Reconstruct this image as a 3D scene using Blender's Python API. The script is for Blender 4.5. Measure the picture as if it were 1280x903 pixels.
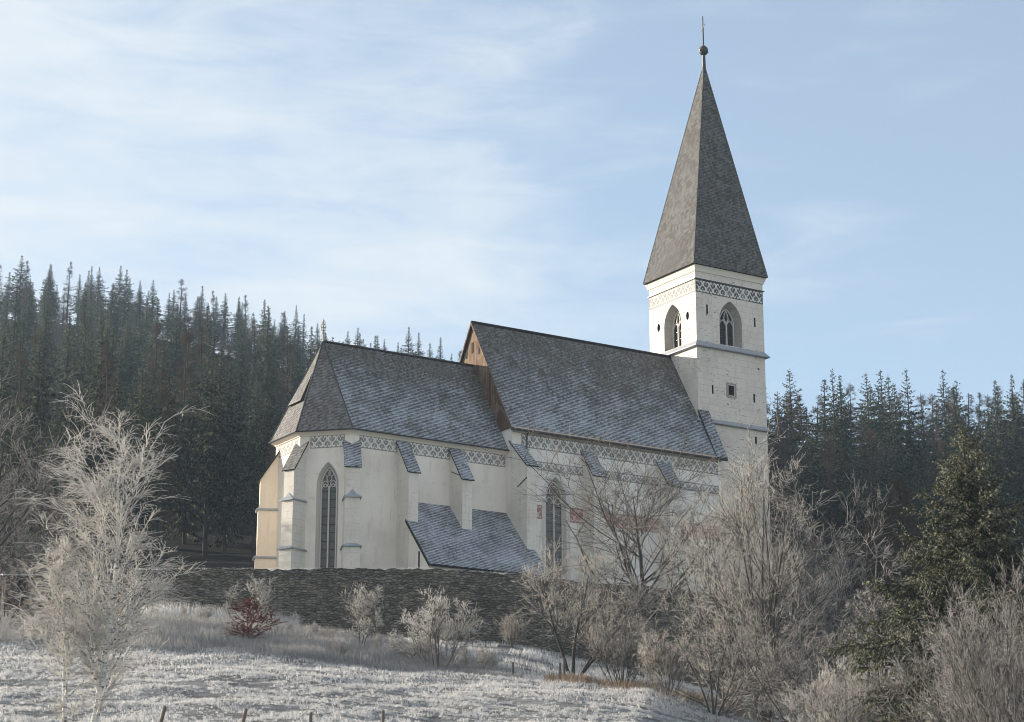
import bpy, math, random
import numpy as np
from mathutils import Vector, Matrix
R = math.radians
random.seed(7)
scene = bpy.context.scene
for o in list(bpy.data.objects): bpy.data.objects.remove(o)

# ------------------------------------------------------------------ camera, world, sun, exposure
SUN_HEAD, SUN_ELEV = R(-69), R(13.2)          # heading: from +Y (ahead) towards -X (left)
SUN_STRENGTH, SKY_STRENGTH, EXPOSURE = 4.8, 0.100, 1.19
HAZE = 0.00020; CLOUD_X = 0.0
cam_d = bpy.data.cameras.new('camera'); cam = bpy.data.objects.new('camera', cam_d)
scene.collection.objects.link(cam)
cam_d.sensor_width = 36.0; cam_d.lens = 36*2656/1280; cam_d.clip_end = 6000; cam_d.clip_start = 0.5
cam.location = (0, 0, 0); cam.rotation_euler = (R(90+15.3), 0, 0)
scene.camera = cam
scene.view_settings.view_transform = 'Standard'; scene.view_settings.look = 'None'
scene.view_settings.gamma = 1; scene.view_settings.use_curve_mapping = False
scene.view_settings.exposure = EXPOSURE
scene.render.engine = 'CYCLES'
scene.cycles.max_bounces = 6; scene.cycles.diffuse_bounces = 3; scene.cycles.glossy_bounces = 2
scene.cycles.transmission_bounces = 3; scene.cycles.volume_bounces = 0; scene.cycles.transparent_max_bounces = 8
scene.cycles.use_denoising = True
scene.cycles.filter_width = 1.0

class NT:
    """small helper for writing node trees"""
    def __init__(s, tree): s.t = tree
    def n(s, typ, ins=None, **props):
        nd = s.t.nodes.new(typ)
        for k, v in props.items(): setattr(nd, k, v)
        for k, v in (ins or {}).items():
            if isinstance(v, bpy.types.NodeSocket): s.t.links.new(v, nd.inputs[k])
            else: nd.inputs[k].default_value = v
        return nd
    def m(s, op, a, b=0.0, c=None, clamp=False):
        d = {0: a, 1: b}
        if c is not None: d[2] = c
        return s.n('ShaderNodeMath', d, operation=op, use_clamp=clamp).outputs[0]
    def mix(s, f, a, b):
        nd = s.n('ShaderNodeMix', None, data_type='RGBA')
        for i, v in ((0, f), (6, a), (7, b)):
            if isinstance(v, bpy.types.NodeSocket): s.t.links.new(v, nd.inputs[i])
            else: nd.inputs[i].default_value = v if i == 0 else (tuple(v)+(1,) if len(v) == 3 else v)
        return nd.outputs[2]
    def step(s, x, a, b):
        return s.n('ShaderNodeMapRange', {0: x, 1: a, 2: b, 3: 0.0, 4: 1.0}, interpolation_type='SMOOTHSTEP').outputs[0]
    def noise(s, vec, scale, detail=4, rough=.55, dist=0.0):
        return s.n('ShaderNodeTexNoise', {'Vector': vec, 'Scale': scale, 'Detail': detail, 'Roughness': rough, 'Distortion': dist}).outputs[0]
    def vec(s, x, y, z=0.0):
        return s.n('ShaderNodeCombineXYZ', {0: x, 1: y, 2: z}).outputs[0]
    def scale(s, v, sc):
        return s.n('ShaderNodeMapping', {'Vector': v, 'Scale': sc}).outputs[0]

world = bpy.data.worlds.new('World'); scene.world = world; world.use_nodes = True
wt = NT(world.node_tree); world.node_tree.nodes.clear()
sky = wt.n('ShaderNodeTexSky', sky_type='NISHITA', sun_disc=False, sun_elevation=SUN_ELEV, sun_rotation=SUN_HEAD,
           altitude=900, air_density=1.0, dust_density=1.2, ozone_density=1.2)
tc = wt.n('ShaderNodeTexCoord').outputs['Generated']
sp = wt.n('ShaderNodeSeparateXYZ', {0: tc})
zc = wt.m('MAXIMUM', sp.outputs[2], 0.03)
cx_, cy_ = wt.m('DIVIDE', sp.outputs[0], zc), wt.m('DIVIDE', sp.outputs[1], zc)
cv = wt.vec(cx_, cy_)
ang_ = wt.vec(wt.m('MULTIPLY', sp.outputs[0], 6.0), wt.m('MULTIPLY', sp.outputs[2], 6.0))
r1 = wt.n('ShaderNodeMapping', {'Vector': ang_, 'Rotation': (0, 0, R(24)), 'Scale': (.75, 1.5, 1), 'Location': (CLOUD_X, .3, 0)}).outputs[0]
r2 = wt.n('ShaderNodeMapping', {'Vector': ang_, 'Rotation': (0, 0, R(27)), 'Scale': (1.3, 6.0, 1)}).outputs[0]
n1 = wt.noise(r1, 1.3, 5, .5, .3)
n2 = wt.noise(r2, 1.6, 6, .6, .6)
big = wt.m('ADD', wt.m('MULTIPLY', n1, .66), wt.m('MULTIPLY', n2, .34))
bias = wt.m('ADD', wt.m('MULTIPLY', sp.outputs[0], -.75), -.055)
cl = wt.step(wt.m('ADD', big, bias), .31, .72)
cl = wt.m('MULTIPLY', cl, wt.step(sp.outputs[2], .02, .12))
tint = wt.n('ShaderNodeMix', {0: 1.0, 6: sky.outputs[0], 7: (1.0, 1.04, 1.06, 1)}, data_type='RGBA', blend_type='MULTIPLY').outputs[2]
bg_s = wt.n('ShaderNodeBackground', {0: tint, 1: SKY_STRENGTH})
front = wt.step(sp.outputs[1], -.2, .6)
veil = wt.m('ADD', wt.m('MULTIPLY', front, wt.m('ADD', .26, wt.m('MULTIPLY', cl, .70))), wt.m('MULTIPLY', wt.m('SUBTRACT', 1.0, front), .42))
cloud_fill_col = wt.mix(front, (.97, .90, .83), (.85, .91, .955))  # warm-white half behind the camera is added to brighten and warm shaded walls
bg_c = wt.n('ShaderNodeBackground', {0: cloud_fill_col, 1: 0.44})
mx = wt.n('ShaderNodeMixShader', {0: veil, 1: bg_s.outputs[0], 2: bg_c.outputs[0]})
wt.n('ShaderNodeOutputWorld', {0: mx.outputs[0]})

sd = bpy.data.lights.new('sun', 'SUN'); sd.energy = SUN_STRENGTH; sd.angle = R(.6); sd.color = (1.0, .88, .73)
sun = bpy.data.objects.new('sun', sd); scene.collection.objects.link(sun)
sun_dir = Vector((math.sin(SUN_HEAD)*math.cos(SUN_ELEV), math.cos(SUN_HEAD)*math.cos(SUN_ELEV), math.sin(SUN_ELEV)))
sun.rotation_euler = sun_dir.to_track_quat('Z', 'Y').to_euler()

# ------------------------------------------------------------------ materials
def mat(name):
    m = bpy.data.materials.new(name); m.use_nodes = True; m.node_tree.nodes.clear()
    return m, NT(m.node_tree)
def finish(N, col, rough=.85, bump=None, bstr=.5, bdist=.02, spec=.25, metal=0.0, transl=0.0):
    ins = {'Base Color': col, 'Roughness': rough, 'Specular IOR Level': spec, 'Metallic': metal}
    if bump is not None:
        ins['Normal'] = N.n('ShaderNodeBump', {'Height': bump, 'Strength': bstr, 'Distance': bdist}).outputs[0]
    sh = N.n('ShaderNodeBsdfPrincipled', ins).outputs[0]
    if transl:
        tr = N.n('ShaderNodeBsdfTranslucent', {0: col}).outputs[0]
        sh = N.n('ShaderNodeMixShader', {0: transl, 1: sh, 2: tr}).outputs[0]
    N.n('ShaderNodeOutputMaterial', {0: sh})
def uvs(N):
    u = N.n('ShaderNodeTexCoord').outputs['UV']; s = N.n('ShaderNodeSeparateXYZ', {0: u})
    return u, s.outputs[0], s.outputs[1]
def objco(N): return N.n('ShaderNodeTexCoord').outputs['Object']
def rgb(*c): return tuple(c)+(1,)

def shingles(name, w, h, shift, dark, light, frost, fcol=(.47, .53, .61), stripe=.32, moss=0.0, zr=None):
    m, N = mat(name); uv, u, v = uvs(N)
    vw = N.m('ADD', v, N.m('MULTIPLY', N.noise(N.scale(uv, (1, 1, 1)), .7, 3), .10))
    rv = N.m('DIVIDE', vw, h); row = N.m('FLOOR', rv); fv = N.m('FRACT', rv)
    uu = N.m('ADD', N.m('DIVIDE', u, w), N.m('MULTIPLY', row, shift))
    cell = N.m('FLOOR', uu); fu = N.m('FRACT', uu)
    wn = N.n('ShaderNodeTexWhiteNoise', {'Vector': N.vec(cell, row)}, noise_dimensions='2D')
    rnd = wn.outputs[0]
    big = N.noise(uv, .22, 5, .6)
    fine = N.noise(N.scale(uv, (14, 3, 1)), 2.0, 3)
    col = N.mix(rnd, rgb(*dark), rgb(*light))
    col = N.mix(N.m('MULTIPLY', N.step(fine, .45, .7), .35), col, rgb(*[c*.55 for c in dark]))
    col = N.mix(N.m('MULTIPLY', N.step(big, .5, .68), .5+moss), col, rgb(dark[0]*1.1, dark[1]*1.02, dark[2]*.8))
    sl = N.m('DIVIDE', N.m('SUBTRACT', v, N.m('MULTIPLY', u, .51)), stripe)
    sl2 = N.m('ABSOLUTE', N.m('SUBTRACT', N.m('FRACT', N.m('ADD', sl, N.m('MULTIPLY', rnd, .12))), .5))
    fr = N.m('ADD', N.m('MULTIPLY', N.step(sl2, .06, .46), .50), N.m('MULTIPLY', rnd, .20))
    fr = N.m('ADD', fr, N.m('MULTIPLY', N.m('SUBTRACT', N.noise(uv, .55, 5, .65), .5), 1.5))
    if zr:
        oz = N.n('ShaderNodeSeparateXYZ', {0: objco(N)}).outputs[2]
        fr = N.m('SUBTRACT', fr, N.m('MULTIPLY', N.step(N.m('ADD', oz, N.m('MULTIPLY', N.noise(uv, .25, 4), 4.0)), zr[0]+2, zr[1]+2), .55))
    fr = N.m('MULTIPLY', N.step(fr, -.12, .92), frost, clamp=True)
    gap = N.m('MAXIMUM', N.step(fv, .16, .02), N.m('MULTIPLY', N.step(fu, .09, .02), .8))
    fr = N.m('MULTIPLY', fr, N.m('SUBTRACT', 1.0, N.m('MULTIPLY', gap, .5)))
    col = N.mix(fr, col, rgb(*fcol))
    col = N.mix(N.m('MULTIPLY', gap, .55), col, rgb(.022, .022, .023))
    hgt = N.m('ADD', N.m('SUBTRACT', 1.0, fv), N.m('MULTIPLY', rnd, .5))
    hgt = N.m('SUBTRACT', hgt, N.m('MULTIPLY', gap, .8))
    finish(N, col, .8, hgt, .8, .035)
    return m

M = {}
M['nave_shingle'] = shingles('frosted nave shingles', .15, .23, .27, (.070, .068, .062), (.165, .160, .150), .85, zr=(14.5, 23.5))
M['chancel_shingle'] = shingles('frosted chancel shingles', .15, .23, .27, (.070, .068, .062), (.165, .158, .145), .82, zr=(13, 21))
M['spire_shingle'] = shingles('weathered spire shingles', .21, .27, .37, (.046, .044, .041), (.125, .118, .106), .12)
M['hip_shingle'] = shingles('weathered hip shingles', .18, .28, .37, (.080, .072, .064), (.175, .16, .145), .22)
M['frost_shingle'] = shingles('thickly frosted shingles', .13, .20, .27, (.080, .082, .085), (.17, .17, .17), 1.0, (.48, .52, .58), stripe=.27)

def plaster(name, base, blocks=0.0, dirt=.5, grey=(.50, .47, .42)):
    m, N = mat(name); uv, u, v = uvs(N)
    a = N.noise(uv, .35, 6, .6); b = N.noise(N.scale(uv, (1.6, .35, 1)), .9, 5, .6); c = N.noise(uv, 9, 4, .6)
    col = N.mix(N.m('MULTIPLY', N.step(a, .42, .75), .45*dirt), rgb(*base), rgb(*grey))
    col = N.mix(N.m('MULTIPLY', N.step(b, .5, .8), .40*dirt), col, rgb(grey[0]*.85, grey[1]*.85, grey[2]*.85))
    col = N.mix(N.m('MULTIPLY', N.step(c, .45, .7), .14), col, rgb(*[x*.6 for x in base]))
    rs = N.m('MULTIPLY', N.step(N.noise(N.scale(uv, (2.6, .16, 1)), 1.3, 5, .7), .55, .74), N.step(N.noise(uv, .3, 3), .42, .6))
    col = N.mix(N.m('MULTIPLY', rs, .55*dirt), col, rgb(grey[0]*.62, grey[1]*.60, grey[2]*.58))
    pt = N.step(N.noise(N.scale(uv, (1, 1.6, 1)), .8, 5, .68), .62, .66)
    col = N.mix(N.m('MULTIPLY', pt, .22*dirt), col, rgb(grey[0]*.7, grey[1]*.62, grey[2]*.52))
    hgt = N.m('ADD', N.m('MULTIPLY', c, .4), N.noise(uv, 2.2, 4))
    if blocks:
        br = N.n('ShaderNodeTexBrick', {'Vector': uv, 'Color1': rgb(1, 1, 1), 'Color2': rgb(.82, .82, .82), 'Mortar': rgb(0, 0, 0), 'Scale': 1.0,
             'Mortar Size': .018, 'Mortar Smooth': .3, 'Brick Width': 1.05, 'Row Height': .52, 'Bias': 0.0}, offset=.43, squash=.7, squash_frequency=3)
        msk = N.step(N.noise(uv, .45, 4, .6), .40, .58)
        col = N.mix(N.m('MULTIPLY', N.m('MULTIPLY', br.outputs['Fac'], msk), .80*blocks, ), col, rgb(.24, .215, .19))
        col = N.mix(N.m('MULTIPLY', N.m('MULTIPLY', N.m('SUBTRACT', 1.0, N.n('ShaderNodeSeparateColor', {0: br.outputs[0]}).outputs[0]), msk), 1.0*blocks), col, rgb(.52, .49, .44))
        # spalled spots of bare stone between the blocks
        sp_ = N.step(N.noise(N.scale(uv, (2.2, 6.5, 1)), 1.0, 4, .65), .60, .64)
        sp_ = N.m('MULTIPLY', sp_, N.step(N.noise(uv, .28, 2), .42, .56))
        col = N.mix(N.m('MULTIPLY', sp_, .75*blocks), col, rgb(.20, .17, .14))
    finish(N, col, .9, hgt, .35, .03, .15)
    return m
M['plaster'] = plaster('aged white limewash', (.84, .785, .71), 0, 1.0, (.57, .50, .42))
M['nave_plaster'] = plaster('nave limewash', (.80, .765, .72), 0, 1.0, (.54, .51, .47))
M['tower_plaster'] = plaster('patched tower limewash', (.72, .675, .605), 1.5, .95, (.48, .43, .37))
M['buttress_plaster'] = plaster('blotchy buttress limewash', (.73, .69, .62), .35, .9, (.46, .42, .36))
M['bounce_plaster'] = plaster('bounce-warmed limewash', (.84, .725, .58), 0, .7, (.60, .50, .38))  # warm tint paints bounce light from the sunlit facet into the plaster
M['corbel'] = plaster('pinkish cornice plaster', (.55, .45, .37), 0, .4, (.42, .34, .28))
M['cream'] = plaster('cream cornice plaster', (.76, .71, .62), 0, .3)
M['stone'] = plaster('grey dressed stone', (.33, .315, .29), .9, .8, (.19, .18, .17))
M['pale_stone'] = plaster('pale tracery stone', (.58, .56, .52), 0, .5, (.36, .35, .33))
M['window_paint'] = plaster('grey painted window surround', (.62, .59, .55), 0, .4, (.46, .44, .42))

def simple(name, col, rough=.8, spec=.2, metal=0, var=.25, sc=4.0, bump=.3, fade=0.0):
    m, N = mat(name); o = objco(N)
    f = N.noise(o, sc, 5, .6)
    c = N.mix(f, rgb(*[x*(1-var) for x in col]), rgb(*[min(1, x*(1+var)) for x in col]))
    if fade:
        c = N.mix(N.m('MULTIPLY', N.step(N.noise(o, .9, 5, .65), .50, .72), fade), c, rgb(.56, .53, .48))
    finish(N, c, rough, f, bump, .02, spec, metal)
    return m
M['motif'] = simple('pale sgraffito lime', (.72, .70, .66), .9, var=.12)
M['motif_sunlit'] = simple('sunlit-tone sgraffito lime', (.76, .72, .65), .9, var=.12)  # lighter motif for the sun-facing walls, sunlight put into its colour
M['band_grey'] = simple('grey sgraffito ground', (.27, .26, .25), .9, var=.3, sc=1.5, fade=.75)
M['band_dark'] = simple('dark sgraffito ground', (.11, .108, .106), .9, var=.25, sc=1.5, fade=.55)
M['band_sunlit'] = simple('sunlit-tone sgraffito ground', (.34, .325, .30), .9, var=.2, sc=1.5)  # lighter ground copy for walls turned to the sun, light painted in
M['band_red'] = simple('oxblood sgraffito ground', (.38, .19, .155), .9, var=.25, sc=1.5, fade=.85)
M['motif_red'] = simple('pinkish sgraffito lime', (.64, .52, .47), .9, var=.12)
M['dark_wood'] = simple('dark tarred board', (.022, .021, .021), .8)
M['metal'] = simple('dark sheet metal', (.035, .034, .034), .45, .5, 0)
M['lead'] = simple('frosted sheet lead', (.30, .32, .35), .55, .4, 0, .3, 2.5)
M['gilt'] = simple('weathered gilded iron', (.40, .34, .27), .6, .4, .1)
M['louvre'] = simple('black belfry louvres', (.022, .021, .020), .8)
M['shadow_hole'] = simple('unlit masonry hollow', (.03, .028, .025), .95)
M['post'] = simple('weathered post wood', (.16, .135, .11), .9, var=.4, sc=9)
M['rime'] = simple('thick rime', (.72, .74, .78), .8, var=.1)

def glass_mat():
    m, N = mat('leaded glass'); uv, u, v = uvs(N)
    br = N.n('ShaderNodeTexBrick', {'Vector': uv, 'Color1': rgb(.10, .10, .098), 'Color2': rgb(.065, .066, .068), 'Mortar': rgb(.02, .02, .02), 'Scale': 1,
          'Mortar Size': .014, 'Brick Width': .16, 'Row Height': .14}, offset=.5)
    col = N.mix(N.m('MULTIPLY', N.noise(uv, 1.1, 3), .5), br.outputs[0], rgb(.16, .155, .145))
    finish(N, col, .35, N.noise(uv, 3), .4, .02, .5)
    return m
M['glass'] = glass_mat()

def planks():
    m, N = mat('weathered gable boards'); uv, u, v = uvs(N)
    c = N.m('FLOOR', N.m('DIVIDE', u, .24)); f = N.m('FRACT', N.m('DIVIDE', u, .24))
    rnd = N.n('ShaderNodeTexWhiteNoise', {1: c}, noise_dimensions='1D').outputs[0]
    g = N.noise(N.scale(uv, (22, .9, 1)), 1.0, 5, .6)
    col = N.mix(rnd, rgb(.10, .055, .030), rgb(.21, .135, .08))
    col = N.mix(N.step(g, .4, .72), col, rgb(.05, .034, .024))
    col = N.mix(N.m('MULTIPLY', N.step(N.noise(uv, .6, 3), .5, .66), .6), col, rgb(.24, .19, .14))
    gap = N.step(f, .10, .03)
    col = N.mix(gap, col, rgb(.012, .01, .008))
    finish(N, col, .85, N.m('SUBTRACT', g, gap), .6, .02)
    return m
M['planks'] = planks()

def stonewall():
    m, N = mat('rubble stone'); uv, u, v = uvs(N)
    wv = N.n('ShaderNodeVectorMath', {0: uv, 1: N.n('ShaderNodeVectorMath', {0: N.n('ShaderNodeTexNoise', {'Vector': uv, 'Scale': 1.2}).outputs[1], 1: (.22, .03, 0)}, operation='MULTIPLY').outputs[0]}, operation='ADD').outputs[0]
    p = N.scale(wv, (2.7, 6.4, 1))
    vo = N.n('ShaderNodeTexVoronoi', {'Vector': p, 'Scale': 1.0, 'Randomness': .95}, feature='F1', voronoi_dimensions='2D')
    ed = N.n('ShaderNodeTexVoronoi', {'Vector': p, 'Scale': 1.0, 'Randomness': .95}, feature='DISTANCE_TO_EDGE', voronoi_dimensions='2D').outputs[0]
    rnd = N.n('ShaderNodeSeparateColor', {0: vo.outputs['Color']}).outputs[0]
    rnd2 = N.n('ShaderNodeSeparateColor', {0: vo.outputs['Color']}).outputs[1]
    n = N.noise(uv, 5, 5, .65); b = N.noise(uv, .4, 4, .6)
    col = N.mix(rnd, rgb(.105, .093, .075), rgb(.30, .265, .215))
    col = N.mix(N.m('MULTIPLY', N.step(rnd2, .86, .95), .7), col, rgb(.20, .195, .185))
    col = N.mix(N.m('MULTIPLY', N.step(b, .45, .7), .5), col, rgb(.085, .082, .062))
    col = N.mix(N.m('MULTIPLY', N.step(n, .5, .75), .5), col, rgb(.055, .05, .045))
    joint = N.step(ed, .07, .01)
    col = N.mix(N.m('MULTIPLY', joint, .50), col, rgb(.022, .021, .020))
    fz = N.step(N.m('ADD', N.noise(N.scale(uv, (3, 9, 1)), 1.6, 5, .7), N.m('MULTIPLY', rnd2, .12)), .66, .74)
    col = N.mix(N.m('MULTIPLY', fz, .45), col, rgb(.36, .37, .39))
    hgt = N.m('ADD', N.step(ed, 0, .22), N.m('ADD', N.m('MULTIPLY', n, .6), N.m('MULTIPLY', rnd, .9)))
    finish(N, col, .95, hgt, 1.0, .10, .15)
    return m
M['rubble'] = stonewall()

def ground_mat(name, a, b, c, sc=.5):
    m, N = mat(name); o = N.n('ShaderNodeNewGeometry').outputs['Position']
    n = N.noise(o, sc, 6, .65); k = N.noise(o, 6, 5, .7)
    col = N.mix(N.step(n, .35, .65), rgb(*a), rgb(*b))
    col = N.mix(N.m('MULTIPLY', N.step(k, .5, .68), .8), col, rgb(*c))
    finish(N, col, .95, N.m('ADD', n, k), 1.0, .12, .1)
    return m
M['meadow'] = ground_mat('frosted turf', (.15, .15, .14), (.32, .33, .33), (.065, .06, .047))
M['forest_floor'] = ground_mat('needle litter', (.012, .012, .009), (.022, .020, .015), (.035, .034, .030), .3)

def plant(name, a, b, transl=.3, rough=.8, var=.5, frost=0.0, fcol=(.6, .6, .6), bare=0.0, bcol=(.10, .082, .068)):
    m, N = mat(name)
    oi = N.n('ShaderNodeObjectInfo').outputs['Random']
    g = N.n('ShaderNodeNewGeometry')
    f = N.noise(g.outputs['Position'], 1.3, 3, .6)
    col = N.mix(N.m('ADD', N.m('MULTIPLY', f, 1-var*.5), N.m('MULTIPLY', N.m('SUBTRACT', oi, .5), var), clamp=True), rgb(*a), rgb(*b))
    ri = g.outputs['Random Per Island']
    col = N.mix(N.m('MULTIPLY', ri, .4), col, rgb(*[x*.6 for x in a]))
    if frost:
        col = N.mix(N.m('MULTIPLY', N.step(N.m('ADD', N.m('MULTIPLY', ri, .5), N.m('MULTIPLY', f, .5)), .42, .75), frost), col, rgb(*fcol))
    if bare:                                             # a share of the twigs has shed its rime and shows brown bark
        col = N.mix(N.m('MULTIPLY', N.step(N.n('ShaderNodeTexWhiteNoise', {1: ri}, noise_dimensions='1D').outputs[0], bare+.08, bare-.08), .85), col, rgb(*bcol))
    finish(N, col, rough, spec=.15, transl=transl)
    return m
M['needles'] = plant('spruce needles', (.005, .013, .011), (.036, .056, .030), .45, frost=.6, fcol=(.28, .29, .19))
M['haze_pale_needles'] = plant('haze-pale spruce needles', (.020, .034, .026), (.078, .100, .070), .42, frost=.6, fcol=(.27, .29, .23))  # distance haze painted in as paler needles for the slope and ridge trees
M['needles_near'] = plant('near spruce needles', (.028, .036, .014), (.155, .155, .060), .45, frost=.65, fcol=(.50, .51, .43))
M['larch_twigs'] = plant('bare larch twigs', (.085, .062, .045), (.17, .125, .09), .2)
M['frost_twigs'] = plant('rimed twigs', (.74, .72, .69), (.94, .92, .89), .45, bare=.15)
M['ash_twigs'] = plant('brown twigs with rimed tips', (.24, .20, .165), (.58, .53, .47), .3, bare=.30, frost=.35, fcol=(.8, .77, .72))
M['birch_twigs'] = plant('rimed birch twigs', (.76, .74, .71), (.94, .92, .89), .45, bare=.10)
M['brown_twigs'] = plant('thinly rimed brown twigs', (.66, .62, .56), (.93, .90, .85), .46, bare=.24)
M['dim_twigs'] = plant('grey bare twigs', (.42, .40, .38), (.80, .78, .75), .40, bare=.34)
M['rust_leaves'] = plant('withered beech leaves', (.16, .045, .028), (.30, .10, .06), .35)
M['bark'] = plant('dark bark', (.045, .040, .036), (.12, .108, .098), 0, .9, frost=.35, fcol=(.40, .39, .38))
M['frost_bark'] = plant('rime dusted bark', (.12, .105, .09), (.30, .27, .24), .1, .9, frost=.5, fcol=(.66, .64, .62))
M['birch_bark'] = None
def birch_bark():
    m, N = mat('white birch bark'); o = objco(N)
    n = N.noise(N.scale(o, (3, 3, 9)), 2.5, 4, .6)
    col = N.mix(N.step(n, .52, .60), rgb(.70, .67, .62), rgb(.06, .055, .05))
    finish(N, col, .8, n, .4, .01)
    return m
M['birch_bark'] = birch_bark()
M['spruce_bark'] = plant('spruce bark', (.034, .029, .025), (.075, .064, .055), 0, .9)
M['frost_grass'] = plant('frosted grass blades', (.66, .66, .66), (.92, .91, .90), .45)
M['dry_grass'] = plant('rimed dry grass', (.24, .23, .22), (.56, .555, .55), .40)
M['brown_grass'] = plant('withered tan grass', (.24, .17, .11), (.45, .36, .27), .35)

# ------------------------------------------------------------------ object helpers
COL = scene.collection
class MB:
    """collects polygons; uv in metres from each face's own plane"""
    def __init__(s): s.v = []; s.f = []; s.mi = []
    def poly(s, pts, mi=0):
        b = len(s.v); s.v += [tuple(p) for p in pts]; s.f.append(tuple(range(b, b+len(pts)))); s.mi.append(mi); return s
    def box(s, x0, x1, y0, y1, z0, z1, mi=0):
        return s.prism([(x0, y0), (x1, y0), (x1, y1), (x0, y1)], z0, z1, mi)
    def prism(s, p2, z0, z1, mi=0):
        """p2 counter-clockwise"""
        n = len(p2)
        for i in range(n):
            a, b = p2[i], p2[(i+1) % n]
            s.poly([(a[0], a[1], z0), (b[0], b[1], z0), (b[0], b[1], z1), (a[0], a[1], z1)], mi)
        s.poly([(x, y, z1) for x, y in p2], mi); s.poly([(x, y, z0) for x, y in reversed(p2)], mi); return s
    def slab(s, pts, t, mi=0, mi_edge=None):
        """thick sheet: pts (ccw seen from outside) and their copy sunk by t along the normal"""
        P = [Vector(p) for p in pts]; nrm = newell(P); Q = [p-nrm*t for p in P]
        e = mi if mi_edge is None else mi_edge
        s.poly(P, mi); s.poly(list(reversed(Q)), e)
        for i in range(len(P)):
            j = (i+1) % len(P); s.poly([P[j], P[i], Q[i], Q[j]], e)
        return s
    def loft(s, loops, mi=0, caps=True):
        n = len(loops[0])
        for a, b in zip(loops, loops[1:]):
            for i in range(n):
                j = (i+1) % n; s.poly([a[i], a[j], b[j], b[i]], mi)
        if caps: s.poly(list(reversed(loops[0])), mi); s.poly(loops[-1], mi)
        return s
    def tube(s, path, r, k=8, mi=0, caps=True):
        P = [Vector(p) for p in path]; rr = r if hasattr(r, '__len__') else [r]*len(P); loops = []
        for i, p in enumerate(P):
            t = (P[min(i+1, len(P)-1)]-P[max(i-1, 0)]).normalized()
            a = t.cross(Vector((0, 0, 1)) if abs(t.z) < .9 else Vector((1, 0, 0))).normalized(); b = t.cross(a)
            loops.append([p+(a*math.cos(2*math.pi*j/k)-b*math.sin(2*math.pi*j/k))*-rr[i] for j in range(k)])
        return s.loft([list(reversed(l)) for l in loops], mi, caps)
    def sphere(s, c, r, sx=1, sz=1, k=12, rings=8, mi=0):
        loops = []
        for i in range(1, rings):
            t = math.pi*i/rings
            loops.append([(c[0]+r*sx*math.sin(t)*math.cos(2*math.pi*j/k), c[1]+r*sx*math.sin(t)*math.sin(2*math.pi*j/k), c[2]-r*sz*math.cos(t)) for j in range(k)])
        return s.loft(loops, mi)
    def mesh(s, name):
        me = bpy.data.meshes.new(name); me.from_pydata(s.v, [], s.f)
        uv = me.uv_layers.new(name='UVMap'); Z = Vector((0, 0, 1)); d = []
        for f in s.f:
            P = [Vector(s.v[i]) for i in f]; n = newell(P)
            if abs(n.z) > .999: U, V = Vector((1, 0, 0)), Vector((0, 1, 0))
            else: U = Z.cross(n).normalized(); V = n.cross(U)
            for p in P: d += [p.dot(U), p.dot(V)]
        uv.data.foreach_set('uv', d); me.polygons.foreach_set('material_index', s.mi); return me
def newell(P):
    n = Vector((0, 0, 0))
    for i in range(len(P)):
        a, b = P[i], P[(i+1) % len(P)]
        n += Vector(((a.y-b.y)*(a.z+b.z), (a.z-b.z)*(a.x+b.x), (a.x-b.x)*(a.y+b.y)))
    return n.normalized()
def link(name, me, mats, parent=None):
    o = bpy.data.objects.new(name, me); COL.objects.link(o)
    if me is not None and not me.materials:
        for m in (mats if isinstance(mats, (list, tuple)) else [mats]): me.materials.append(M[m] if isinstance(m, str) else m)
    if parent: o.parent = parent
    return o
def obj(name, mb, mats, parent=None): return link(name, mb.mesh(name), mats, parent)
def tag(o, label=None, cat=None, group=None, kind=None):
    if label: o['label'] = label
    if cat: o['category'] = cat
    if group: o['group'] = group
    if kind: o['kind'] = kind
    return o
def empty(name, loc, rz=0, sc=1):
    o = bpy.data.objects.new(name, None); COL.objects.link(o); o.location = loc; o.rotation_euler = (0, 0, rz)
    o.scale = (sc, sc, sc) if not hasattr(sc, '__len__') else sc; o.empty_display_size = .3
    return o
def cut(o, cutters, cut_mat_slots):
    """carve pockets into a wall mesh with an exact boolean, then bake the result"""
    me = cutters.mesh('cutter'); c = bpy.data.objects.new('cutter', me); COL.objects.link(c); c.parent = o.parent
    for m in o.data.materials: me.materials.append(m)
    md = o.modifiers.new('cut', 'BOOLEAN'); md.operation = 'DIFFERENCE'; md.object = c; md.solver = 'EXACT'
    bpy.context.view_layer.update(); dg = bpy.context.evaluated_depsgraph_get()
    new = bpy.data.meshes.new_from_object(o.evaluated_get(dg)); o.modifiers.clear(); o.data = new
    bpy.data.objects.remove(c)

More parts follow.
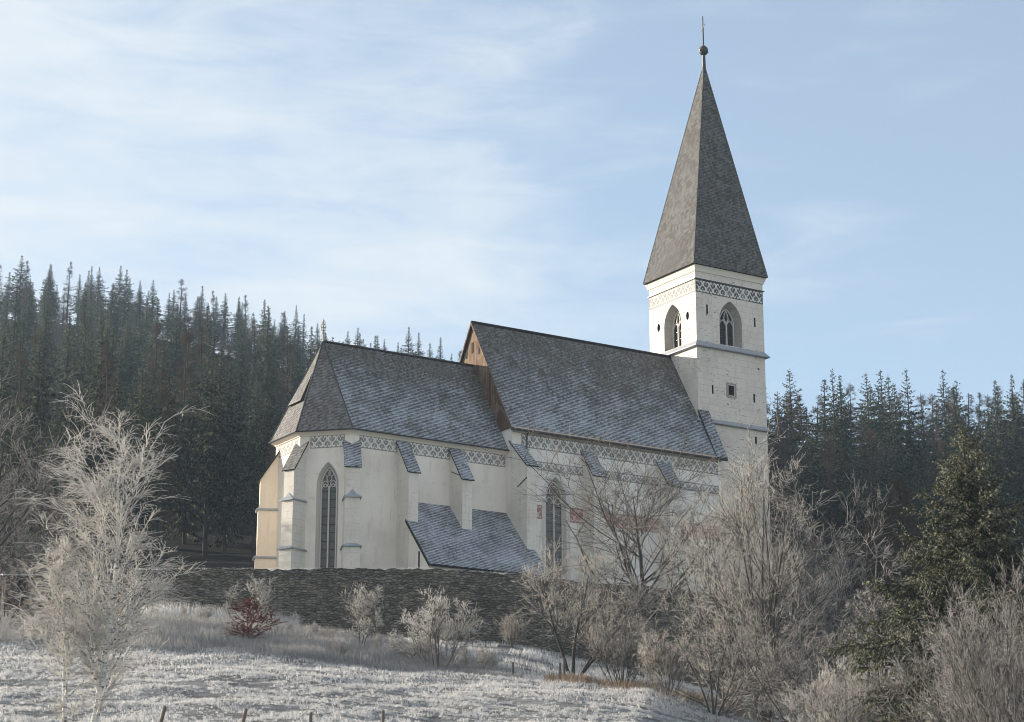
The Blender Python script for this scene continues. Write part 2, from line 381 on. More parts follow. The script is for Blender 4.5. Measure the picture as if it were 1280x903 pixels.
# ------------------------------------------------------------------ terrain
WALL = [(-28.5, 138.3), (-21.0, 138.0), (-15.7, 138.0), (-5.8, 137.7), (0.0, 139.9), (4.3, 142.8), (11.7, 146.5), (18.2, 150.1)]
WTOP = 23.55; YARD = 23.0
WX = np.array([p[0] for p in WALL]); WY = np.array([p[1] for p in WALL])
EU = np.array([-.6, -.2409, -.1466, -.0901, -.0375, .0225, .0599, .0972, .1194, .2381, .6])
EZ = np.array([.135, .1325, .1291, .1254, .1205, .1179, .1149, .1067, .1012, .089, .08])
YC = 105.0
def sm(t): t = np.clip(t, 0, 1); return t*t*(3-2*t)
def vnoise(x, y):
    return (np.sin(x*.91+1.3*np.sin(y*.53))*np.cos(y*.83+.7*np.sin(x*.47)) + .5*np.sin(x*2.3+y*1.7)*np.cos(y*2.1-x*.8))/1.5
def terrain(x, y):
    x = np.asarray(x, float); y = np.asarray(y, float)
    u = x/np.maximum(y, 20)
    zc = np.interp(u, EU, EZ)*YC
    t = np.clip(y/YC, -1, 1)
    near = zc*t - 1.7*(1-t) - 5.6*np.clip(t, 0, 1)*(1-np.clip(t, 0, 1))
    yw = np.interp(x, WX, WY)
    zw = np.interp(u, [-.6, -.16, -.07, 0, .05, .1, .2, .6], [19.4, 19.3, 18.2, 18.4, 17.5, 16.0, 14.0, 14.0])
    tb = np.clip((y-YC)/np.maximum(yw-YC, 1), 0, 1)
    lin = np.interp(u, [-.16, -.09, -.03, .03], [1, .95, .5, .35])
    bank = zc+(zw-zc)*(lin*np.sin(tb*math.pi/2)+(1-lin)*sm(tb))
    # hill behind
    lz = np.interp(y, [138, 200, 500, 570, 1500], [20.3, 35.5, 148, 155, 157])
    rz = np.interp(y, [138, 200, 262, 300, 420, 620, 1500], [14.0, 20, 44, 58, 70, 84, 90])
    b = sm((u+.03)/.14)
    ridge = np.interp(u, [-.25, -.19, -.134, -.094, -.055, -.031, .0], [1, .98, .93, .89, .85, .82, .8])
    hill = lz*(1-(1-ridge)*sm((y-200)/250))*(1-b)+rz*b
    k = sm((y-yw)/40)
    back = zw*(1-k)+hill*k
    z = np.where(y <= YC, near, np.where(y < yw, bank, back))
    z = z + (.13*vnoise(x*.55, y*.40)+.07*vnoise(x*1.3+2, y*.9))*np.clip((y-20)/40, 0, 1)
    return z
def tz(x, y): return float(terrain(x, y))

def sheet(name, xs, ys, m, zf=terrain):
    X, Y = np.meshgrid(xs, ys); Zg = zf(X, Y)
    v = np.stack([X, Y, Zg], -1).reshape(-1, 3); nx, ny = len(xs), len(ys)
    i = (np.arange(ny-1)[:, None]*nx+np.arange(nx-1)[None, :]).reshape(-1)
    q = np.stack([i, i+1, i+nx+1, i+nx], -1)
    me = bpy.data.meshes.new(name); me.from_pydata(v.tolist(), [], q.tolist()); me.shade_smooth()
    return tag(link(name, me, m), kind='structure')
ysn = np.concatenate([np.linspace(-60, 20, 17), np.linspace(22, 50, 15), np.linspace(50.5, 137, 174)])
xsn = np.concatenate([np.linspace(-500, -60, 23), np.linspace(-58, 58, 233), np.linspace(60, 500, 23)])
sheet('meadow', xsn, ysn, 'meadow')
sheet('hillside', np.linspace(-900, 900, 301), np.concatenate([np.linspace(137, 450, 158), np.linspace(460, 1500, 60)]), 'forest_floor')
# churchyard terrace kept up by the stone wall
yard = [(x, y+.25, YARD) for x, y in WALL]+[(24, 166, YARD), (20, 190, YARD), (-34, 160, YARD)]
mb = MB(); mb.poly(yard)
tag(obj('churchyard_ground', mb, 'meadow'), kind='structure')

# retaining wall: one thing
def build_wall():
    rng = np.random.default_rng(3)
    pts = []; d = 0.0
    for (x0, y0), (x1, y1) in zip(WALL, WALL[1:]):
        L = math.hypot(x1-x0, y1-y0); n = max(2, int(L/.35))
        for i in range(n): pts.append((x0+(x1-x0)*i/n, y0+(y1-y0)*i/n))
    pts = np.array(pts); tan = np.gradient(pts, axis=0); tan /= np.linalg.norm(tan, axis=1)[:, None]
    nrm = np.stack([tan[:, 1], -tan[:, 0]], -1)           # towards the camera
    s = np.concatenate([[0], np.cumsum(np.linalg.norm(np.diff(pts, axis=0), axis=1))])
    nh = 18; top = WTOP+.035*vnoise(s*.9, s*0)+rng.normal(0, .045, len(s))
    bot = np.array([tz(x, y-.3)-.6 for x, y in pts])
    V = []; 
    for i in range(len(pts)):
        for j in range(nh+1):
            f = j/nh; z = bot[i]+(top[i]-bot[i])*f
            off = .35+(1-f)*.18+rng.normal(0, .022)*(1 if j < nh else .5)
            V.append((pts[i, 0]+nrm[i, 0]*off, pts[i, 1]+nrm[i, 1]*off, z))
        V.append((pts[i, 0]-nrm[i, 0]*.35, pts[i, 1]-nrm[i, 1]*.35, top[i]+.03)); V.append((pts[i, 0]-nrm[i, 0]*.35, pts[i, 1]-nrm[i, 1]*.35, bot[i]))
    m = nh+3; F = []; U = []
    vf = [np.linspace(0, 1, nh+1)]
    for i in range(len(pts)-1):
        for j in range(m-1):
            a = i*m+j; F.append((a, a+m, a+m+1, a+1))
            for (ii, jj) in ((i, j), (i+1, j), (i+1, j+1), (i, j+1)):
                U += [s[ii], V[ii*m+min(jj, nh)][2]+max(0, jj-nh)*.7]
    me = bpy.data.meshes.new('stone_wall'); me.from_pydata(V, [], F)
    me.uv_layers.new(name='UVMap').data.foreach_set('uv', U)
    o = link('stone_wall', me, 'rubble')
    tag(o, 'long dark rubble stone retaining wall below the white church', 'wall')
build_wall()

# ------------------------------------------------------------------ the church (local x along the nave to the tower, y across it)
ZB = 23.6
ch = empty('church', (14.9226, 165.1300, 46.6144-ZB), R(90-57.7))
tag(ch, 'white Gothic church with shingled steep roofs and a pointed square steeple', 'church')
z = lambda zr: zr+ZB
NB = 3.59                                            # ridge line of nave and chancel
def arch(w, rise, zs, n=9, cx=0.0, z0=None):
    """pointed arch outline, counter-clockwise from bottom left when looked at from outside: list of (u, z)"""
    Rr = (w*w/4+rise*rise)/w; a1 = math.asin(min(1, rise/Rr)); out = []
    if z0 is not None: out += [(cx-w/2, z0), (cx+w/2, z0)]
    for i in range(n+1):
        t = a1*i/n; out.append((cx+w/2-Rr+Rr*math.cos(t), zs+Rr*math.sin(t)))
    for i in range(n-1, -1, -1):
        t = a1*i/n; out.append((cx-w/2+Rr-Rr*math.cos(t), zs+Rr*math.sin(t)))
    return out
class Frame:
    """a wall plane: origin o, direction u to the right when facing the wall from outside, outward normal n"""
    def __init__(s, o, u):
        s.o = Vector((o[0], o[1], 0)); s.u = Vector((u[0], u[1], 0)).normalized(); s.n = s.u.cross(Vector((0, 0, 1)))
    def p(s, u, zz, out=0.0):
        q = s.o+s.u*u+s.n*out; return (q.x, q.y, zz)
def pocket(cut_mb, F, outer, inner, depth, mi):
    a = [F.p(u, zz, .08) for u, zz in outer]; b = [F.p(u, zz, -depth) for u, zz in inner]
    cut_mb.loft([[Vector(p) for p in b], [Vector(p) for p in a]], mi)
def strip(mb, F, path, w, t0, t1, mi=0):
    """bar of width w following path (u, z) in the wall plane, between outward offsets t0 and t1"""
    n = len(path); L = []
    for i, (u, zz) in enumerate(path):
        a, b = path[max(i-1, 0)], path[min(i+1, n-1)]
        du, dz = b[0]-a[0], b[1]-a[1]; l = math.hypot(du, dz) or 1; nu, nz = -dz/l*w/2, du/l*w/2
        L.append([F.p(u-nu, zz-nz, t0), F.p(u-nu, zz-nz, t1), F.p(u+nu, zz+nz, t1), F.p(u+nu, zz+nz, t0)])
    mb.loft([[Vector(p) for p in l] for l in L], mi)
def window(F, cx, w, z0, zs, rise, depth, parent, style, label=None):
    """tracery + glass standing at the back of its pocket"""
    fr = MB(); d = -depth+.02
    out = arch(w, rise, zs, 12, cx, z0)
    strip(fr, F, out[1:-0 or None]+[out[0]], .09, d, d+.14)
    strip(fr, F, [(cx, z0), (cx, zs+.02)], .11, d, d+.16)
    hw = w/2
    if style == 'lancets':                                # two lancets and two mouchettes above
        for sgn in (-1, 1):
            a = arch(hw, hw*.8, zs-.25, 7, cx+sgn*hw/2, None)
            strip(fr, F, a, .07, d, d+.12)
        top = zs+rise
        strip(fr, F, [(cx, zs+.1), (cx-.16*w, zs+rise*.36), (cx-.10*w, zs+rise*.66), (cx, top-.12)], .07, d, d+.12)
        strip(fr, F, [(cx, zs+.1), (cx+.16*w, zs+rise*.36), (cx+.10*w, zs+rise*.66), (cx, top-.12)], .07, d, d+.12)
        strip(fr, F, [(cx-.5*w*.9, zs+.25*rise), (cx-.28*w, zs+rise*.22), (cx-.16*w, zs+rise*.36)], .06, d, d+.12)
        strip(fr, F, [(cx+.5*w*.9, zs+.25*rise), (cx+.28*w, zs+rise*.22), (cx+.16*w, zs+rise*.36)], .06, d, d+.12)
    else:                                                 # net of small foils in the head
        for sgn in (-1, 1):
            strip(fr, F, arch(hw, hw*.9, zs-.35, 7, cx+sgn*hw/2, None), .06, d, d+.12)
        cells = [(-.25, .12), (.25, .12), (0, .42), (-.12, .70), (.12, .70)] if style == 'foils' else [(-.22, .16), (.22, .16), (0, .50)]
        rr = (.17 if style == 'foils' else .24)*w
        for (fu, fz) in cells:
            c = (cx+fu*w, zs+fz*rise)
            strip(fr, F, [(c[0]+rr*math.cos(2*math.pi*i/10), c[1]+rr*1.15*math.sin(2*math.pi*i/10)) for i in range(11)], .055, d, d+.11)
    t = obj('window', fr, ['pale_stone'], parent)
    if label: t['label'] = label
    g = MB(); g.poly([F.p(u, zz, d+.03) for u, zz in out]); obj('pane', g, ['louvre' if style == 'lancets' else 'glass'], t)
    k = int((zs-z0)/.62)
    for i in range(1, k+1):
        zz = z0+(zs-z0)*i/(k+.6); b = MB()
        strip(b, F, [(cx-hw+.04, zz), (cx+hw-.04, zz)], .04, d+.04, d+.09); obj('glazing_bar', b, ['metal'], t)
    return t

# heart-and-stem sgraffito friezes, thin lime inlay just proud of a darker ground
def half_heart(w, h):
    """right half of a heart scroll, tip at (0,0), as (x, y, stroke)"""
    c = [(0, .04, .35), (.20, .15, .5), (.37, .33, .85), (.45, .57, 1.15), (.41, .79, 1.2), (.28, .92, 1.05), (.15, .86, .9), (.13, .70, .8)]
    return [(x*w, y*h, s) for x, y, s in c]
def frieze(F, u0, u1, z0, z1, period, rows, mats, parent, zslope=0.0):
    g = MB(); g.poly([F.p(u0, z0, .006), F.p(u1, z0, .006), F.p(u1, z1, .006), F.p(u0, z1, .006)])
    band = obj('frieze_band', g, [mats[0]], parent)
    mo = MB(); H = z1-z0; sw = .155*period; n = max(1, round((u1-u0)/period)); per = (u1-u0)/n
    def heart(cx, zb, h, up):
        hh = half_heart(per*.98, h)
        for sg in (-1, 1):
            pts = [(cx+sg*x, zb+(y if up else -y), s) for x, y, s in hh]
            L = []
            for i, (u, zz, s) in enumerate(pts):
                a, b = pts[max(i-1, 0)], pts[min(i+1, len(pts)-1)]
                du, dz = b[0]-a[0], b[1]-a[1]; l = math.hypot(du, dz) or 1
                L.append(((u-dz/l*sw*s/2, zz+du/l*sw*s/2), (u+dz/l*sw*s/2, zz-du/l*sw*s/2)))
            for (a, b), (c, d) in zip(L, L[1:]):
                q = [a, b, d, c]
                if any(k[0] < u0 or k[0] > u1 for k in q): continue
                ar = sum(q[i][0]*q[(i+1) % 4][1]-q[(i+1) % 4][0]*q[i][1] for i in range(4))
                if ar < 0: q.reverse()
                mo.poly([F.p(k[0], k[1], .011) for k in q])
        # little leaf inside the heart
        q = [(cx, zb+(1 if up else -1)*h*t) for t in (.38, .70)]
        zz = sorted((q[0][1], q[1][1])); mid = (zz[0]+zz[1])/2; w = per*.055
        if u0 < cx-w and cx+w < u1: mo.poly([F.p(cx, zz[0], .011), F.p(cx+w, mid, .011), F.p(cx, zz[1], .011), F.p(cx-w, mid, .011)])
    for i in range(n+1):
        if rows == 2:
            if i < n: heart(u0+(i+.5)*per, z0+H*.40, H*.56, True)
            heart(u0+i*per, z0+H*.60, H*.56, False)
        else:
            if i < n: heart(u0+(i+.5)*per, z0+H*.10, H*.84, True)
    obj('sgraffito_hearts', mo, [mats[1]], band)
    e = MB()
    strip(e, F, [(u0, z0), (u1, z0), (u1, z1), (u0, z1), (u0, z0)], .05, 0, .013)
    obj('frieze_border', e, [mats[2] if len(mats) > 2 else mats[0]], band)
    return band

# ---------------- nave
NW = -1.95; NE_ = 2*NB-NW
mb = MB(); mb.prism([(-18.85, NW), (.55, NW), (.55, NE_), (-18.85, NE_)], 0, z(-9.75), 0)
nave = obj('nave_wall', mb, ['nave_plaster', 'window_paint'], ch)
FN = Frame((0, NW), (1, 0))
cm = MB(); pocket(cm, FN, arch(1.95, 1.75, z(-14.75), 10, -15.02, z(-21)), arch(1.55, 1.55, z(-14.85), 10, -15.02, z(-20.9)), .45, 1)
cut(nave, cm, 1)
# flat painted surround round the window
sur = MB(); strip(sur, FN, [p for p in arch(2.25, 1.95, z(-14.75), 12, -15.02, z(-21))[1:]]+[(-15.02-1.125, z(-21))], .28, -.02, .012)
obj('window_surround', sur, ['window_paint'], nave)
window(FN, -15.02, 1.5, z(-20.9), z(-14.9), 1.5, .45, ch, 'net', 'tall two-light window with net tracery in the nave wall')
frieze(FN, -18.05, .3, z(-11.12), z(-10.12), .68, 2, ['band_grey', 'motif'], ch)
frieze(FN, -18.05, .3, z(-12.70), z(-12.08), .66, 1, ['band_grey', 'motif'], ch)
frieze(FN, -17.55, -16.3, z(-16.38), z(-15.38), .68, 2, ['band_red', 'motif_red'], ch)
frieze(FN, -13.75, .3, z(-16.36), z(-15.30), .72, 2, ['band_red', 'motif_red'], ch)
co = MB()
co.loft([[Vector((a, NW-o, zz)) for o, zz in ((.0, z(-10.08)), (.06, z(-10.06)), (.24, z(-9.88)), (.30, z(-9.86)), (.30, z(-9.72)), (0, z(-9.72)))] for a in (-18.9, .6)])
obj('cornice', co, ['corbel'], ch)
qb = MB(); qb.box(-18.87, -18.1, NW-.012, NW+.2, z(-12.2), z(-10.08)); obj('corner_panel', qb, ['cream'], ch)
SL = (9.85-.26)/(NB+2.26)                              # roof slope
rid, eav, ebn, ebf = z(-.26), z(-9.85), -2.26, 2*NB+2.26
rn = MB()
rn.slab([(-19.1, ebn, eav), (.0, ebn, eav), (.0, NB, rid), (-19.1, NB, rid)], .16, 0, 1)
rn.slab([(.0, ebf, eav), (-19.1, ebf, eav), (-19.1, NB, rid), (.0, NB, rid)], .16, 0, 1)
roof = obj('nave_roof', rn, ['nave_shingle', 'dark_wood'], ch)
rs = MB()
rs.slab([(.0, ebn-.05, z(-9.80)), (1.05, ebn-.05, z(-9.80)), (1.05, .0, z(-5.45)), (.0, .0, z(-5.45))], .18, 0, 1)
rs.poly([(0, ebn-.05, z(-9.80)), (0, 0, z(-5.45)), (0, 0, z(-6.3))], 0)
obj('roof_gusset', rs, ['nave_shingle', 'dark_wood'], roof); rs = MB()
rs.slab([(1.05, 2*NB+2.3, z(-9.80)), (.0, 2*NB+2.3, z(-9.80)), (.0, 7.0, z(-5.7)), (1.05, 7.0, z(-5.7))], .18, 0, 1)
obj('roof_gusset', rs, ['nave_shingle', 'dark_wood'], roof)
rc = MB(); rc.tube([(-19.12, NB, rid+.02), (0, NB, rid+.02)], .09, 6); obj('ridge_cap', rc, ['dark_wood'], roof)
vb = MB()
for sg, be in ((0, ebn), (1, ebf)):
    vb.loft([[Vector((a, b, zz+dz)) for a, dz in ((-19.16, .03), (-19.10, .03), (-19.10, -.22), (-19.16, -.22))] for b, zz in ((be, eav), (NB, rid))])
obj('verge_board', vb, ['planks'], roof)
gt = MB(); gt.tube([(-19.1, ebn-.07, eav-.10), (.95, ebn-.07, eav-.10)], .10, 8); obj('gutter', gt, ['metal'], roof)
dp = MB(); dp.tube([(-17.65, ebn-.05, z(-9.98)), (-17.65, NW-.12, z(-10.3)), (-17.65, NW-.10, z(-11.9))], .055, 8); obj('downpipe', dp, ['metal'], ch)
gb = MB(); gb.poly([(-18.95, ebn+.25, eav+.1), (-18.95, NB, rid-.3), (-18.95, 2*NB-ebn-.25, eav+.1)][::-1])
gb.poly([(-18.86, ebn+.25, eav+.1), (-18.86, NB, rid-.3), (-18.86, 2*NB-ebn-.25, eav+.1)])
gb.poly([(-18.95, ebn+.25, eav+.1), (-18.95, 2*NB-ebn-.25, eav+.1), (-18.86, 2*NB-ebn-.25, eav+.1), (-18.86, ebn+.25, eav+.1)])
gab = obj('gable_boarding', gb, ['planks'], ch)
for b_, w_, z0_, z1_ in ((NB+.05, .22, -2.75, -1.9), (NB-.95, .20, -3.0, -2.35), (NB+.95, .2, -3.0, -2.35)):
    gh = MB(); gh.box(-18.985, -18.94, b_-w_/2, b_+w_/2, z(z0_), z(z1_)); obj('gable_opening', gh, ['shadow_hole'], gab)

# ---------------- chancel with its five-sided apse
AP = 4.69; AC = -29.85
def octo(ap):
    s = ap*math.tan(R(22.5)); return [(AC-s, NB-ap), (AC-ap, NB-s), (AC-ap, NB+s), (AC-s, NB+ap)]
W4 = octo(AP)
foot = [(-18.8, NB-AP), (-18.8, NB+AP), W4[3], W4[2], W4[1], W4[0]]
mb = MB(); mb.prism(foot, 0, z(-11.3), 0)
chw = obj('chancel_wall', mb, ['plaster', 'window_paint'], ch)
FC = Frame((0, NB-AP), (1, 0))
F1 = Frame(W4[1], (W4[0][0]-W4[1][0], W4[0][1]-W4[1][1]))    # facet turned to the camera
F2 = Frame(W4[2], (0, -1))                                    # east facet
F3 = Frame(W4[3], (W4[2][0]-W4[3][0], W4[2][1]-W4[3][1]))
side = math.hypot(W4[1][0]-W4[0][0], W4[1][1]-W4[0][1]); ac_ = side/2+.20
cm = MB(); pocket(cm, F1, arch(1.72, 1.75, z(-15.35), 10, ac_, z(-22.4)), arch(1.16, 1.35, z(-15.3), 10, ac_, z(-22.3)), .5, 1)
pocket(cm, F2, arch(1.72, 1.75, z(-15.35), 10, side/2, z(-22.4)), arch(1.16, 1.35, z(-15.3), 10, side/2, z(-22.3)), .5, 1)
cut(chw, cm, 1)
window(F1, ac_, 1.14, z(-22.3), z(-15.35), 1.35, .5, ch, 'foils', 'narrow two-light apse window with foiled tracery')
window(F2, side/2, 1.14, z(-22.3), z(-15.35), 1.35, .5, ch, 'foils')
FR0, FR1 = z(-12.62), z(-11.72)
frieze(F1, .78, side-.55, FR0, FR1, .62, 2, ['band_grey', 'motif'], ch)
frieze(F2, .3, side-.3, FR0, FR1, .62, 2, ['band_sunlit', 'motif_sunlit'], ch)
frieze(F3, .3, side-.3, FR0, FR1, .62, 2, ['band_sunlit', 'motif_sunlit'], ch)
for a0, a1 in ((-31.2, -28.15), (-27.2, -23.75), (-22.85, -18.95)): frieze(FC, a0, a1, FR0, FR1, .64, 2, ['band_grey', 'motif'], ch)
rz_, ez_, apx = z(-3.75), z(-11.42), (-31.9, NB, z(-3.75))
E4 = octo(5.12); e3 = lambda p: (p[0], p[1], ez_)
rn = MB()
rn.slab([e3(E4[0]), (-18.9, E4[0][1], ez_), (-18.9, NB, rz_), apx], .15, 0, 2)
rn.slab([(-18.9, E4[3][1], ez_), e3(E4[3]), apx, (-18.9, NB, rz_)], .15, 0, 2)
rn.slab([e3(E4[1]), e3(E4[0]), apx], .15, 1, 2); rn.slab([e3(E4[2]), e3(E4[1]), apx], .15, 1, 2); rn.slab([e3(E4[3]), e3(E4[2]), apx], .15, 1, 2)
croof = obj('chancel_roof', rn, ['chancel_shingle', 'hip_shingle', 'dark_wood'], ch)
hc = MB()
for i in range(4): hc.tube([e3(E4[i]), (apx[0], apx[1], apx[2]+.02)], .06, 6)
hc.tube([apx, (-18.9, NB, rz_+.01)], .08, 6); obj('hip_cap', hc, ['metal'], croof)
gt = MB(); EE = octo(5.17)
gt.tube([(EE[3][0], EE[3][1], ez_-.03), (EE[2][0], EE[2][1], ez_-.03), (EE[1][0], EE[1][1], ez_-.03), (EE[0][0], EE[0][1], ez_-.03), (-18.9, EE[0][1], ez_-.03)], .055, 6)
obj('eave_edge', gt, ['metal'], croof)
def ring(mb, prof, mi=0):
    L = []
    for o, zz in prof:
        p = octo(AP+o); L.append([(-18.86, NB-AP-o), p[0], p[1], p[2], p[3], (-18.86, NB+AP+o)])
    for (pa, za), (pb, zb2) in zip(zip(L, [q[1] for q in prof]), list(zip(L, [q[1] for q in prof]))[1:]):
        for i in range(5): mb.poly([(*pa[i+1], za), (*pa[i], za), (*pb[i], zb2), (*pb[i+1], zb2)], mi)
co = MB(); ring(co, [(-.02, z(-11.74)), (.06, z(-11.72)), (.12, z(-11.62)), (.30, z(-11.52)), (.36, z(-11.5)), (.36, z(-11.38)), (.02, z(-11.36))])
obj('cornice', co, ['cream'], ch)
# shed dormer on the sunlit hip
slope_e = (rz_-ez_)/((apx[0])-(AC-5.12))
def on_hip(b, zz, lift=0.0): return Vector((AC-5.12+(zz-ez_)/slope_e-lift*.9, b, zz+lift*.3))
dm = MB(); h0, h1 = z(-8.74), z(-6.46); bl, br_ = NB+1.15, 2.50
C1, B1_, C0, B0_ = on_hip(br_, h0), on_hip(3.05, h1, .02), on_hip(bl, h0), on_hip(NB+.54, h1, .02)
A1_ = C1+Vector((-.24, .10, -.03)); A0_ = C0+Vector((-.24, -.10, -.03))
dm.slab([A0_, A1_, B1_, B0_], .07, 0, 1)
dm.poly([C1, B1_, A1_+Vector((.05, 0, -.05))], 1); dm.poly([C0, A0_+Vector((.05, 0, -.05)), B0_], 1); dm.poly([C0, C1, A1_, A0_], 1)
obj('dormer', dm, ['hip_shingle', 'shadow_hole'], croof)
fi = MB(); fx, fy, fz = apx
fi.tube([(fx, fy, fz-.2), (fx, fy, fz+.55), (fx, fy, fz+1.75)], [.10, .06, .02], 8)
fi.sphere((fx, fy, fz+.62), .12)
for dz, r in ((.85, .16), (1.1, .22), (1.33, .14)):
    for k in range(6):
        an = math.pi/3*k; fi.tube([(fx, fy, fz+dz-.1), (fx+r*math.cos(an), fy+r*math.sin(an), fz+dz), (fx+r*.9*math.cos(an), fy+r*.9*math.sin(an), fz+dz+.13)], .035, 5)
fi.sphere((fx, fy, fz+1.55), .08)
obj('roof_finial', fi, ['gilt'], ch)

# ---------------- tower and spire
TW, TD = 7.0, 6.42
mb = MB(); mb.prism([(0, 0), (TW, 0), (TW, TD), (0, TD)], 0, z(6.75), 0)
tw = obj('tower_wall', mb, ['tower_plaster', 'stone', 'shadow_hole'], ch)
FT = Frame((0, 0), (1, 0)); FE = Frame((0, TD), (0, -1)); FS = Frame((TW, TD), (-1, 0)); FW = Frame((TW, 0), (0, 1))
cm = MB(); we = 2.42
WINS = [(FT, 3.52), (FE, TD-3.2), (FS, 3.5), (FW, 3.2)]
for F, c in WINS:
    pocket(cm, F, arch(we, 1.85, z(2.35), 12, c, z(.32)), arch(1.50, 1.35, z(2.30), 12, c, z(.55)), .72, 1)
cut(tw, cm, 1)
cm = MB()
holes = [(1.13, 3.1, .17, .80), (6.05, 2.75, .17, .80), (1.5, -3.6, .17, .72), (5.75, -3.75, .17, .72), (5.8, -7.3, .19, .62), (6.3, -1.2, .2, .12)]
for u, zr, w, h in holes: pocket(cm, FT, [(u-w/2, z(zr)-h/2), (u+w/2, z(zr)-h/2), (u+w/2, z(zr)+h/2), (u-w/2, z(zr)+h/2)], [(u-w/2, z(zr)-h/2), (u+w/2, z(zr)-h/2), (u+w/2, z(zr)+h/2), (u-w/2, z(zr)+h/2)], .5, 2)
for u, zr in ((TD-1.15, 2.65), (TD-5.13, 2.60)):
    c = [(u+.2*math.cos(2*math.pi*i/10), z(zr)+.36*math.sin(2*math.pi*i/10)) for i in range(10)]; pocket(cm, FE, c, c, .5, 2)
pocket(cm, FT, [(3.1, z(-3.85)), (3.7, z(-3.85)), (3.7, z(-3.0)), (3.1, z(-3.0))], [(3.22, z(-3.75)), (3.58, z(-3.75)), (3.58, z(-3.1)), (3.22, z(-3.1))], .5, 2)
cut(tw, cm, 2)
names = ['belfry window with stone reveal on the shaded tower side', 'belfry window with stone reveal on the sunlit tower side', None, None]
for (F, c), lb in zip(WINS, names): window(F, c, 1.48, z(.56), z(2.3), 1.33, .72, ch, 'lancets', lb)
sq = MB(); strip(sq, FT, [(2.98, z(-3.98)), (3.82, z(-3.98)), (3.82, z(-2.88)), (2.98, z(-2.88)), (2.98, z(-3.98))], .24, -.02, .02); obj('slit_frame', sq, ['stone'], tw)
# sill slab of the sunny belfry window and the sheet-lead weatherings
def skirt(mb, out, z0, z1, mi=0, lip=.07):
    q = lambda o, zz: [Vector(p) for p in ((-o, -o, zz), (TW+o, -o, zz), (TW+o, TD+o, zz), (-o, TD+o, zz))]
    mb.loft([q(.0, z0-lip*1.6), q(out*.7, z0-lip), q(out, z0-lip), q(out, z0), q(.0, z1)], mi, False)
sk = MB(); skirt(sk, .32, z(-.10), z(.30)); obj('weathering_ledge', sk, ['lead'], ch)
sk = MB(); skirt(sk, .30, z(-6.38), z(-6.05)); obj('weathering_ledge', sk, ['lead'], ch)
for F, L, mt in ((FT, TW, ['band_dark', 'motif', 'band_dark']), (FE, TD, ['band_sunlit', 'motif_sunlit', 'band_sunlit']), (FS, TW, ['band_sunlit', 'motif_sunlit']), (FW, TD, ['band_dark', 'motif'])):
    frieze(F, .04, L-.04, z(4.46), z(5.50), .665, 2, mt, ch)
ti = MB()
for F, L in ((FT, TW), (FE, TD)): strip(ti, F, [(-.12, z(5.56)), (L+.12, z(5.56))], .07, -.02, .10)
obj('string_course', ti, ['metal'], tw)
co = MB(); q = lambda o, zz: [Vector(p) for p in ((-o, -o, zz), (TW+o, -o, zz), (TW+o, TD+o, zz), (-o, TD+o, zz))]
co.loft([q(.0, z(6.15)), q(.08, z(6.2)), q(.14, z(6.42)), q(.20, z(6.55)), q(.21, z(6.80)), q(0, z(6.82))], 0, False); obj('cornice', co, ['cream'], ch)
sx, sy = 3.85, 3.08; ztip = z(26.05)
spm = MB(); lo = .42
def ssq(f, zz): return [Vector((sx+(px-sx)*f, sy+(py-sy)*f, zz)) for px, py in ((-lo, -lo), (TW+.26, -lo), (TW+.26, TD+.22), (-lo, TD+.22))]
zs0 = z(6.72)
prof = [(1.0, zs0), (.965, zs0+.70), (.02, ztip)]
spm.loft([ssq(f, zz) for f, zz in prof], 0, False)
spm.poly([p for p in reversed(ssq(1.0, zs0-.02))], 1)
spire = obj('spire', spm, ['spire_shingle', 'dark_wood'], ch)
hp = MB()
for i in range(4): hp.tube([ssq(f, zz)[i] for f, zz in prof], .035, 5)
obj('hip_cap', hp, ['spire_shingle'], spire)
fi = MB(); fi.tube([(sx, sy, ztip-.5), (sx, sy, ztip), (sx, sy, ztip+1.15)], [.24, .17, .14], 10)
fi.sphere((sx, sy, ztip+1.55), .40, 1, 1.15, 14, 10); fi.tube([(sx-.46, sy, ztip+1.5), (sx+.46, sy, ztip+1.5)], .10, 6)
fi.tube([(sx, sy, ztip+1.9), (sx, sy, ztip+4.75)], [.07, .045], 8)
ball = obj('spire_finial', fi, ['metal'], ch)
cr = MB(); cr.tube([(sx-.25, sy-.55, ztip+3.72), (sx+.25, sy+.55, ztip+3.72)], .045, 6); obj('cross_arm', cr, ['gilt'], ball)

